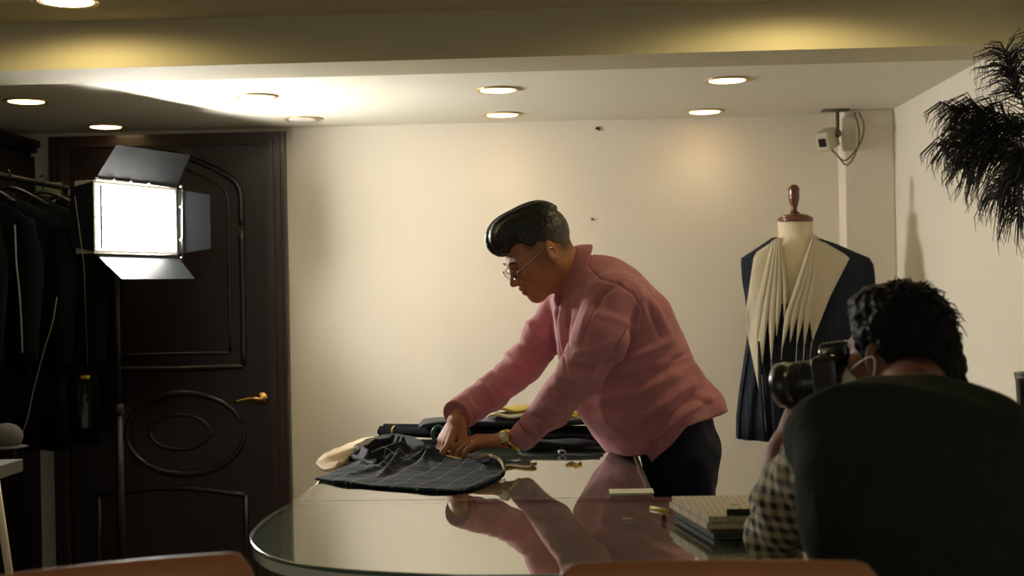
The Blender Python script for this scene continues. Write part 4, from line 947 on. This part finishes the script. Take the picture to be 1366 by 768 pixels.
v2 = folds(v2, f2_, [([(1110, 620), (1160, 640), (1230, 630)], .007, 12), ([(1120, 680), (1180, 660), (1260, 690)], -.006, 12), ([(1240, 600), (1280, 640), (1330, 660)], .007, 12), ([(1105, 640), (1110, 700), (1100, 760)], -.008, 9), ([(1150, 700), (1145, 768)], .008, 9), ([(1260, 700), (1290, 760)], .007, 12), ([(1180, 570), (1220, 590), (1270, 575)], -.005, 8), ([(1170, 600), (1150, 660), (1160, 720)], .006, 9)])
v2 = bumpy(v2, f2_, .010, 12, 6)
mesh('vest', (v2, f2_), M['vest'], ph, label='dark green padded vest')
pf_ = Field((.20, 1.85, .88), (.98, 2.62, 1.22), .0045)
pf_.chain([W(1092, 612, 2.07), W(1060, 660, 2.17), l_el, W(1036, 670, 2.36), W(1040, 640, 2.39)], [.058, .055, .044, .042, .033], .02)
pf_.chain([W(1338, 620, 2.02), r_el, r_wr+Vector((.04, -.03, -.03))], [.06, .05, .034], .02)
pf_.cut((0, 0, TZ+.003), (0, 0, -1))
v3, f3 = pf_.mesh(); v3 = bumpy(v3, f3, .010, 20, 8); v3 = bumpy(v3, f3, .004, 50, 9); v3[:, 2] = np.maximum(v3[:, 2], TZ+.002)
mesh('checked_shirt', (v3, f3), M['plaid'], ph, label='cream and black checked shirt sleeves')
lg = Field((.2, 1.5, .02), (1.1, 2.6, .75), .01)
hx = W(1225, 700, 2.0).x
for s in (-1, 1):
    hpp = Vector((hx+s*.10, 2.0+s*.03, .58)); kn = hpp+Vector((-.22, .40, -.04)); an = Vector((kn.x+.02, kn.y+.02, .10))
    lg.cone(hpp, kn, .092, .066, .04); lg.cone(kn, an, .066, .045, .02); lg.cone(an+Vector((0, 0, -.05)), an+Vector((-.08, .14, -.06)), .042, .034, .02)
lg.loft((hx-.06, 2.0, .59), (hx+.06, 2.0, .59), (0, 1, 0), (.12, .10), (.12, .10), .04); lg.cut((0, 0, .03), (0, 0, -1))
mesh('trousers', lg.mesh(), M['trouser'], ph)
st = thing('stool', (hx, 2.0, 0), 'dark stool under the seated photographer', 'stool')
mesh('seat', lathe((hx, 2.0, .44), [(.17, 0), (.18, .01), (.18, .04), (.165, .05)], 32), M['leather'], st)
for k in range(4):
    an = math.pi/4+k*math.pi/2; mesh('leg', tube([(hx+.12*math.cos(an), 2.0+.12*math.sin(an), .44), (hx+.18*math.cos(an), 2.0+.18*math.sin(an), 0)], .014, 10), M['black'], st)
# camera held to the eye
cm = thing('camera', cam_c-cu*.05, 'black camera with a large lens held up by the photographer', 'camera')
cax = (cs, cf, cu)
bd = mesh('camera_body', box(cam_c, (.135, .055, .09), cax), M['camblack'], cm, False); bev(bd, .012, 4)
bd = mesh('viewfinder_hump', join(box(cam_c+cu*.052-cf*.004, (.055, .062, .032), cax)), M['camblack'], cm, False); bev(bd, .008, 3)
mesh('grip', ball(cam_c-cs*.062+cf*.015, (.022, .035, .045), 16, 10, cax), M['camblack'], cm)
mesh('lens_barrel', lathe(cam_c+cf*.02, [(.034, 0), (.036, .004), (.036, .035), (.040, .038), (.040, .075), (.038, .078), (.038, .085), (.042, .088), (.042, .108), (.039, .108), (.037, .09), (.030, .088)], 40, cf), M['camblack'], cm)
mesh('zoom_ring', join(*[lathe(cam_c+cf*(.02+.042+.006*k), [(.0405, 0), (.0415, .001), (.0415, .003), (.0405, .004)], 40, cf) for k in range(5)]), M['black'], cm)
mesh('front_glass', lathe(cam_c+cf*.10, [(.036, 0), (.030, .006), (.012, .009)], 32, cf), M['lens'], cm)
mesh('mode_dial', lathe(cam_c+cu*.045+cs*.05, [(.011, 0), (.011, .010), (.009, .012)], 24, cu), M['chrome'], cm)
# ================================================================== DRESS FORM with unfinished jacket
MD = 5.45
mp = W(1066, 600, MD)
df = thing('dress_form', (mp.x, MD, 0), 'cream dress form with a turned wooden neck cap standing by the column', 'dress form')
nc = W(1061, 296, MD)
s_ = MD/FPX
def ringloft(secs, n=48, sup=1.0, cap=True, wob=None, skip=None):
    V = []; F = []
    for si, (cx, hwid, py, dep, cyo) in enumerate(secs):
        for k in range(n):
            q = 2*math.pi*k/n; px = cx+hwid*math.copysign(abs(math.cos(q))**sup, math.cos(q)); p = W(px, py, MD+cyo); dd = dep*math.copysign(abs(math.sin(q))**sup, math.sin(q))
            if wob: dd += wob(si, q)
            V.append(Vector((p.x, MD+cyo+dd, p.z)))
    for i in range(len(secs)-1):
        for k in range(n):
            f = (i*n+k, i*n+(k+1) % n, (i+1)*n+(k+1) % n, (i+1)*n+k)
            if skip and skip(i, k, sum((V[j] for j in f), Vector())/4): continue
            F.append(f)
    if cap: F.append(tuple(range(n-1, -1, -1))); F.append(tuple((len(secs)-1)*n+k for k in range(n)))
    return V, F
mesh('torso', ringloft([(1061, 23.5, 294, .066, 0), (1061, 23, 306, .066, 0), (1062, 25, 320, .070, 0), (1064, 34, 329, .085, 0), (1068, 52, 338, .095, 0), (1072, 66, 348, .102, 0), (1075, 74, 365, .108, 0), (1076, 76, 400, .118, -.005), (1072, 68, 440, .11, 0), (1066, 60, 480, .10, 0), (1064, 66, 530, .11, 0), (1064, 70, 580, .115, 0)]), M['form'], df)
mesh('neck_cap', lathe(nc, [(.070, 0), (.073, .006), (.070, .018), (.045, .030), (.020, .034), (.018, .040)], 40), M['capwood'], df)
mesh('finial', lathe(nc+Vector((-.004, 0, .038)), [(.018, 0), (.012, .012), (.015, .03), (.022, .055), (.023, .07), (.021, .085), (.024, .095), (.020, .108), (.008, .116)], 28), M['capwood'], df)
mesh('stand_pole', tube([(mp.x, MD, .05), (mp.x, MD, W(1064, 580, MD).z)], .015, 12), M['black'], df)
mesh('stand_base', lathe((mp.x, MD, 0), [(.19, 0), (.19, .012), (.05, .035), (.02, .06)], 32), M['black'], df)
jk = thing('unfinished_jacket', (mp.x, MD, W(1064, 585, MD).z), 'sleeveless navy pinstripe jacket with a pleated cream collar draped on the dress form', 'jacket')
JS = [(1060, 30, 317, .088, 0), (1066, 48, 325, .098, 0), (1070, 67, 335, .105, 0), (1074, 85, 344, .112, 0), (1076, 87.5, 352, .12, 0), (1078, 88, 368, .128, 0), (1080, 87, 385, .132, 0), (1078, 83, 405, .135, 0), (1075, 76, 425, .132, 0), (1070, 73, 450, .128, 0), (1067, 74, 480, .126, 0), (1063, 76, 520, .13, 0), (1060, 77, 555, .134, 0), (1058, 75.5, 584, .138, 0)]
Vn, Vn2, Vb = (1031, 312), (1096, 312), (1046, 420)
def inV(p):
    x, y = project(np.array([tuple(p)])); x, y = x[0], y[0]
    if p.y > MD: return y < 330 and 1040 < x < 1085
    if y > Vb[1]: return False
    t = (y-312)/(Vb[1]-312); return Vn[0]+(Vb[0]-Vn[0])*t < x < Vn2[0]+(Vb[0]-Vn2[0])*t
mm_ = ringloft(JS, 120, .85, False, lambda i, q: (.006*math.sin(7*q+.5)*min(1, i/5) + (.012*math.sin(13*q) if i > 9 else 0)), lambda i, k, c: inV(c))
jb = mesh('jacket_body', mm_, M['navy_pin'], jk); sd = jb.modifiers.new('t', 'SOLIDIFY'); sd.thickness = .004; sd.offset = 1
def surf(px, py, lift=0.0):
    ys = [s[2] for s in JS]; cx = np.interp(py, ys, [s[0] for s in JS]); hw_ = np.interp(py, ys, [s[1] for s in JS]); dp = np.interp(py, ys, [s[3] for s in JS])
    u = max(-.97, min(.97, (px-cx)/hw_)); return W(px, py, MD-dp*(1-abs(u)**2.35)**(.425)-.016-lift)
def pleat(path, wds, lift=.010, m='linen', name='pleat', par=None):
    """a folded strip of cloth: triangular ridge lying on the jacket front, ends in a point"""
    n = 22; P = bez([Vector((a, b, 0)) for a, b in path], n); wv = np.interp(np.linspace(0, 1, n+1), np.linspace(0, 1, len(wds)), wds); V = []; F = []
    for i, p in enumerate(P):
        t = (P[min(i+1, n)]-P[max(i-1, 0)]).normalized(); s = Vector((-t.y, t.x, 0)); s = s if s.x > 0 else -s; e = wv[i]
        for u, l in ((-.5, .001), (-.28, lift*.7), (0, lift), (.3, lift*.6), (.5, .001)):
            q = p+s*(u*e); V.append(surf(q.x, q.y, l*min(1, e/5)))
        for u in (.5, -.5): q = p+s*(u*e); V.append(surf(q.x, q.y, -.004))
    for i in range(n):
        for k in range(7): F.append((i*7+k, i*7+(k+1) % 7, (i+1)*7+(k+1) % 7, (i+1)*7+k))
    F += [tuple(range(6, -1, -1)), tuple(n*7+k for k in range(7))]
    return mesh(name, (V, F), M[m], jk)
def patch(poly, m, name, lift=.004, label=None):
    """flat collar piece shaped over the jacket front"""
    pts = [Vector((a, b, 0)) for a, b in poly]; n = 26; xs0 = min(p.x for p in pts); V = []; F = []; ys0 = min(p.y for p in pts); ys1 = max(p.y for p in pts)
    def span(y):
        xs = []
        for i in range(len(pts)):
            a, b = pts[i], pts[(i+1) % len(pts)]
            if (a.y-y)*(b.y-y) <= 0 and a.y != b.y: xs.append(a.x+(b.x-a.x)*(y-a.y)/(b.y-a.y))
        return min(xs), max(xs)
    m_ = 8
    for side in (0, 1):
        for i in range(n+1):
            y = ys0+(ys1-ys0)*min(max(i/n, .002), .998); a, b = span(y)
            for j in range(m_+1):
                u = j/m_; V.append(surf(a+(b-a)*u, y, lift+.003*math.sin(u*5+i*.2) if side == 0 else lift-.005))
    k = (n+1)*(m_+1)
    for i in range(n):
        for j in range(m_):
            q = i*(m_+1)+j; F.append((q, q+m_+1, q+m_+2, q+1)); F.append((k+q, k+q+1, k+q+m_+2, k+q+m_+1))
        q = i*(m_+1); F.append((q, k+q, k+q+m_+1, q+m_+1)); q += m_; F.append((q, q+m_+1, k+q+m_+1, k+q))
    return mesh(name, (V, F), M[m], jk, label=label)
patch([(1034, 320), (1006, 338), (994, 420), (998, 452), (1013, 524), (1019, 470), (1024, 420), (1030, 350)], 'linen', 'collar_leaf')
patch([(1092, 318), (1134, 343), (1108, 394), (1084, 455), (1079, 420), (1084, 360)], 'linen', 'collar_leaf')
for pth, wv in (([(1032, 321), (1022, 370), (1012, 420), (1009, 462)], [5, 9, 11, 1]), ([(1035, 319), (1028, 370), (1021, 420), (1019, 456)], [5, 8, 10, 1]), ([(1037, 318), (1034, 370), (1030, 425), (1029, 482)], [4, 8, 10, 1]), ([(1039, 317), (1040, 365), (1038, 410), (1036, 448)], [4, 7, 8, 1]),
      ([(1086, 314), (1068, 372), (1052, 420), (1043, 466)], [4, 8, 10, 1]), ([(1088, 314), (1074, 372), (1060, 418), (1054, 456)], [4, 8, 10, 1]), ([(1089, 315), (1079, 372), (1069, 418), (1063, 458)], [4, 8, 10, 1]), ([(1091, 316), (1085, 372), (1077, 418), (1073, 460)], [5, 9, 11, 1]), ([(1040, 318), (1045, 360), (1047, 395), (1046, 425)], [3, 5, 6, 1])):
    pleat(pth, wv)
# hanging front edges and basting threads
for pth in ([(1012, 455), (1015, 500), (1018, 545), (1021, 586)], [(1030, 480), (1032, 520), (1034, 560), (1036, 586)]):
    mesh('front_fold', tube([surf(a, b, .006) for a, b in pth], [.004, .012, .014, .012], 8), M['navy_pin'], jk)
mesh('basting_thread', join(*[tube([surf(a, b, .016), surf(a2, b2, .018)], .0012, 5) for a, b, a2, b2 in ((1029, 482, 1030, 530), (1063, 458, 1061, 500), (1073, 460, 1071, 492), (1083, 455, 1080, 480), (1016, 500, 1022, 575), (1043, 466, 1042, 480))]), M['linen'], jk)
for sx, yy in ((1163, 352), (991, 352)):
    mesh('armhole_edge', tube(bez([surf(sx, yy, -.05), surf(sx+(2 if sx > 1070 else 1), yy+20, -.05), surf(sx-(0 if sx > 1070 else -5), yy+45, -.05), surf(sx-(6 if sx > 1070 else -8), yy+70, -.05)], 14), .007, 8), M['navy_pin'], jk)
# ------------------------------------------------------------------ CCTV camera
cc = W(1104, 186, WY-.16)
cv = thing('security_camera', (cc.x+.03, cc.y, ZC), 'small white security camera hung from the ceiling bracket beside the column', 'security camera')
cv.location.z = cc.z
ca1 = Vector((-.55, -.75, -.32)).normalized(); cl1 = Vector((0, 0, 1)).cross(ca1).normalized(); cu1 = ca1.cross(cl1)
b_ = mesh('camera_housing', box(cc, (.06, .11, .085), (cl1, ca1, cu1)), M['cctv'], cv, False); bev(b_, .008, 3)
mesh('lens_plate', box(cc+ca1*.0575, (.030, .006, .036), (cl1, ca1, cu1)), M['camblack'], cv, False)
mesh('ceiling_bracket', join(bbox(cc.x-.02, cc.x+.09, cc.y-.03, cc.y+.03, ZC-.008, ZC), tube([(cc.x+.045, cc.y, ZC-.008), (cc.x+.045, cc.y, cc.z+.03), cc], .008, 8)), M['cable'], cv)
mesh('bracket_joint', ball((cc.x+.045, cc.y, cc.z+.025), .017), M['cable'], cv)
for k, pth in enumerate(([(1146, 150, .15), (1152, 165, .2), (1150, 185, .2), (1138, 205, .2), (1126, 214, .2), (1114, 204, .18), (1108, 196, .17)], [(1140, 150, .15), (1146, 175, .2), (1143, 200, .2), (1130, 220, .2), (1116, 206, .19), (1106, 198, .17)])):
    mesh('cable', tube(bez([W(a, b, WY-c) for a, b, c in pth], 36), .0035, 6), M['cable'], cv)
bx = W(1131, 180, WY-.15)
b_ = tag(mesh('junction_box', bbox(bx.x-.022, bx.x+.03, WY-.165, WY-.141, bx.z-.07, bx.z+.075), M['cctv'], None, False), 'cream cable box on the face of the column beside the security camera', 'box')
# ------------------------------------------------------------------ black plumes in a tall stand
fx = 1.33; fy = 3.1
pv = thing('floor_vase', (W(1395, 500, fy).x, fy, 0), 'tall black floor vase at the right edge of the photo', 'vase')
vx = pv.location.x
mesh('vase_body', lathe((vx, fy, 0), [(.07, 0), (.08, .02), (.075, .3), (.062, .7), (.06, 1.0), (.066, 1.16), (.07, 1.18), (.06, 1.18), (.05, 1.0), (.045, .1)], 36), M['camblack'], pv)
fe = thing('feather_plumes', (vx, fy, 1.0), 'bunch of drooping black ostrich plumes at the upper right edge', 'feathers')
rr = random.Random(11)
rachis = [[(1395, 330), (1385, 250), (1350, 195), (1300, 182), (1262, 200)], [(1397, 330), (1385, 230), (1345, 160), (1300, 145), (1272, 150)], [(1398, 330), (1390, 220), (1365, 140), (1350, 100), (1340, 66)], [(1396, 330), (1388, 240), (1355, 205), (1315, 205), (1285, 225)],
          [(1397, 330), (1390, 230), (1365, 215), (1345, 235), (1330, 265)], [(1399, 330), (1395, 240), (1380, 215), (1366, 240), (1358, 290)], [(1398, 330), (1390, 200), (1375, 120), (1385, 80), (1400, 60)], [(1398, 330), (1392, 210), (1365, 170), (1330, 168), (1296, 170)]]
for ri, rp_ in enumerate(rachis):
    yo = rr.uniform(-.10, .10); P = bez([Vector((vx, fy, 1.05))]+[W(a, b, fy+yo*(i/4)) for i, (a, b) in enumerate(rp_)], 40)
    r_ = mesh('feather_shaft', tube(P, [.003]*20+[.0022]*12+[.001]*9, 5), M['feather'], fe)
    pr = []
    for k in range(210):
        u = .42+.58*rr.random()**.8; i = min(int(u*40), 39); p = P[i]; t = (P[i+1]-P[i]).normalized()
        sd_ = Vector((rr.gauss(0, 1), rr.gauss(0, 1), rr.gauss(0, 1))); sd_ = (sd_-t*sd_.dot(t)).normalized(); L = rr.uniform(.04, .10)*(1.25-.5*abs(u-.75)*2)
        d0 = (sd_*.8+t*.7).normalized(); a = p+d0*L*.45; b = a+(d0*.5+t*.4+Vector((0, 0, -.75))).normalized()*L*.45; c = b+Vector((rr.gauss(0, .25), rr.gauss(0, .25), -1)).normalized()*L*.45*rr.random()
        pr.append(tube([p, a, b, c], [.0017, .0014, .0010, .0004], 4, False))
    tag(mesh('feather_barbs', join(*pr), M['feather'], r_), kind='stuff')
# ------------------------------------------------------------------ low cabinet by the right wall
lc = W(1333, 560, 4.35)
sc = thing('side_cabinet', ((lc.x+XR)/2, 4.0, 0), 'low cabinet with a beige top against the right wall behind the photographer', 'cabinet')
zt = W(1345, 552, 4.3).z
mesh('cabinet_body', bbox(lc.x+.03, XR-.002, 3.6, 4.5, 0, zt-.06), M['wardrobe'], sc, False)
mesh('cabinet_top', bbox(lc.x, XR-.002, 3.57, 4.53, zt-.06, zt), M['linen'], sc, False)
# ------------------------------------------------------------------ chairs in the foreground
def chair(cx, cy, topz, wdt, rot, label, bow=.04, tilt=0.0, crest=.02):
    t = thing('dining_chair', (cx, cy, 0), label, 'chair', 'tan chairs in the foreground'); R = Matrix.Rotation(rot, 3, 'Z'); o = Vector((cx, cy, 0)); Q = lambda x, y, z: o+R@Vector((x, y, z))
    V = []; n = 28; hgt = .42; m_ = 14
    for side in (0, 1):
        for i in range(n+1):
            u = -1+2*i/n
            for j in range(m_+1):
                v = j/m_; e = max(0, (abs(u)-.80)/.20); top = topz-crest*u*u-.055*e**2.2+tilt*u; z = (topz-hgt)+(top-topz+hgt)*v
                ww = wdt/2*(.90+.10*v); th = (.012 if side == 0 else -.012)*(1-.75*max(0, (v-.9)/.1)**2)
                V.append(Q(u*ww, bow*(1-u*u)*-1+th-.05*v, z))
    k = (n+1)*(m_+1); F = []
    for i in range(n):
        for j in range(m_):
            q = i*(m_+1)+j; F.append((q, q+1, q+m_+2, q+m_+1)); F.append((k+q, k+q+m_+1, k+q+m_+2, k+q+1))
        q = i*(m_+1); F.append((q, q+m_+1, k+q+m_+1, k+q)); q += m_; F.append((q, k+q, k+q+m_+1, q+m_+1))
    for j in range(m_): F.append((j, k+j, k+j+1, j+1)); q = n*(m_+1)+j; F.append((q, q+1, k+q+1, k+q))
    mesh('backrest', (V, F), M['chair'], t)
    s = mesh('seat', box(Q(0, .19, .46), (wdt*.95, .42, .05), (R@Vector((1, 0, 0)), R@Vector((0, 1, 0)), Vector((0, 0, 1)))), M['chair'], t, False); bev(s, .02, 4)
    for sx in (-1, 1):
        mesh('leg', tube([Q(sx*wdt*.42, .36, .44), Q(sx*wdt*.45, .38, 0)], [.018, .013], 10), M['tablewood'], t)
        mesh('leg', tube([Q(sx*wdt*.42, -.0, .70), Q(sx*wdt*.42, .01, .44), Q(sx*wdt*.45, -.05, 0)], [.014, .018, .013], 10), M['tablewood'], t)
    return t
a = W(165, 740, 1.70); chair(a.x, 1.70, 1.068, .36, .18, 'tan chair back at the lower left corner of the photo', tilt=.010, crest=.012)
a = W(955, 753, 1.62); chair(a.x, 1.66, W(955, 753, 1.60).z+.012, .42, -.02, 'tan chair back at the bottom centre right before the photographer', crest=.012)
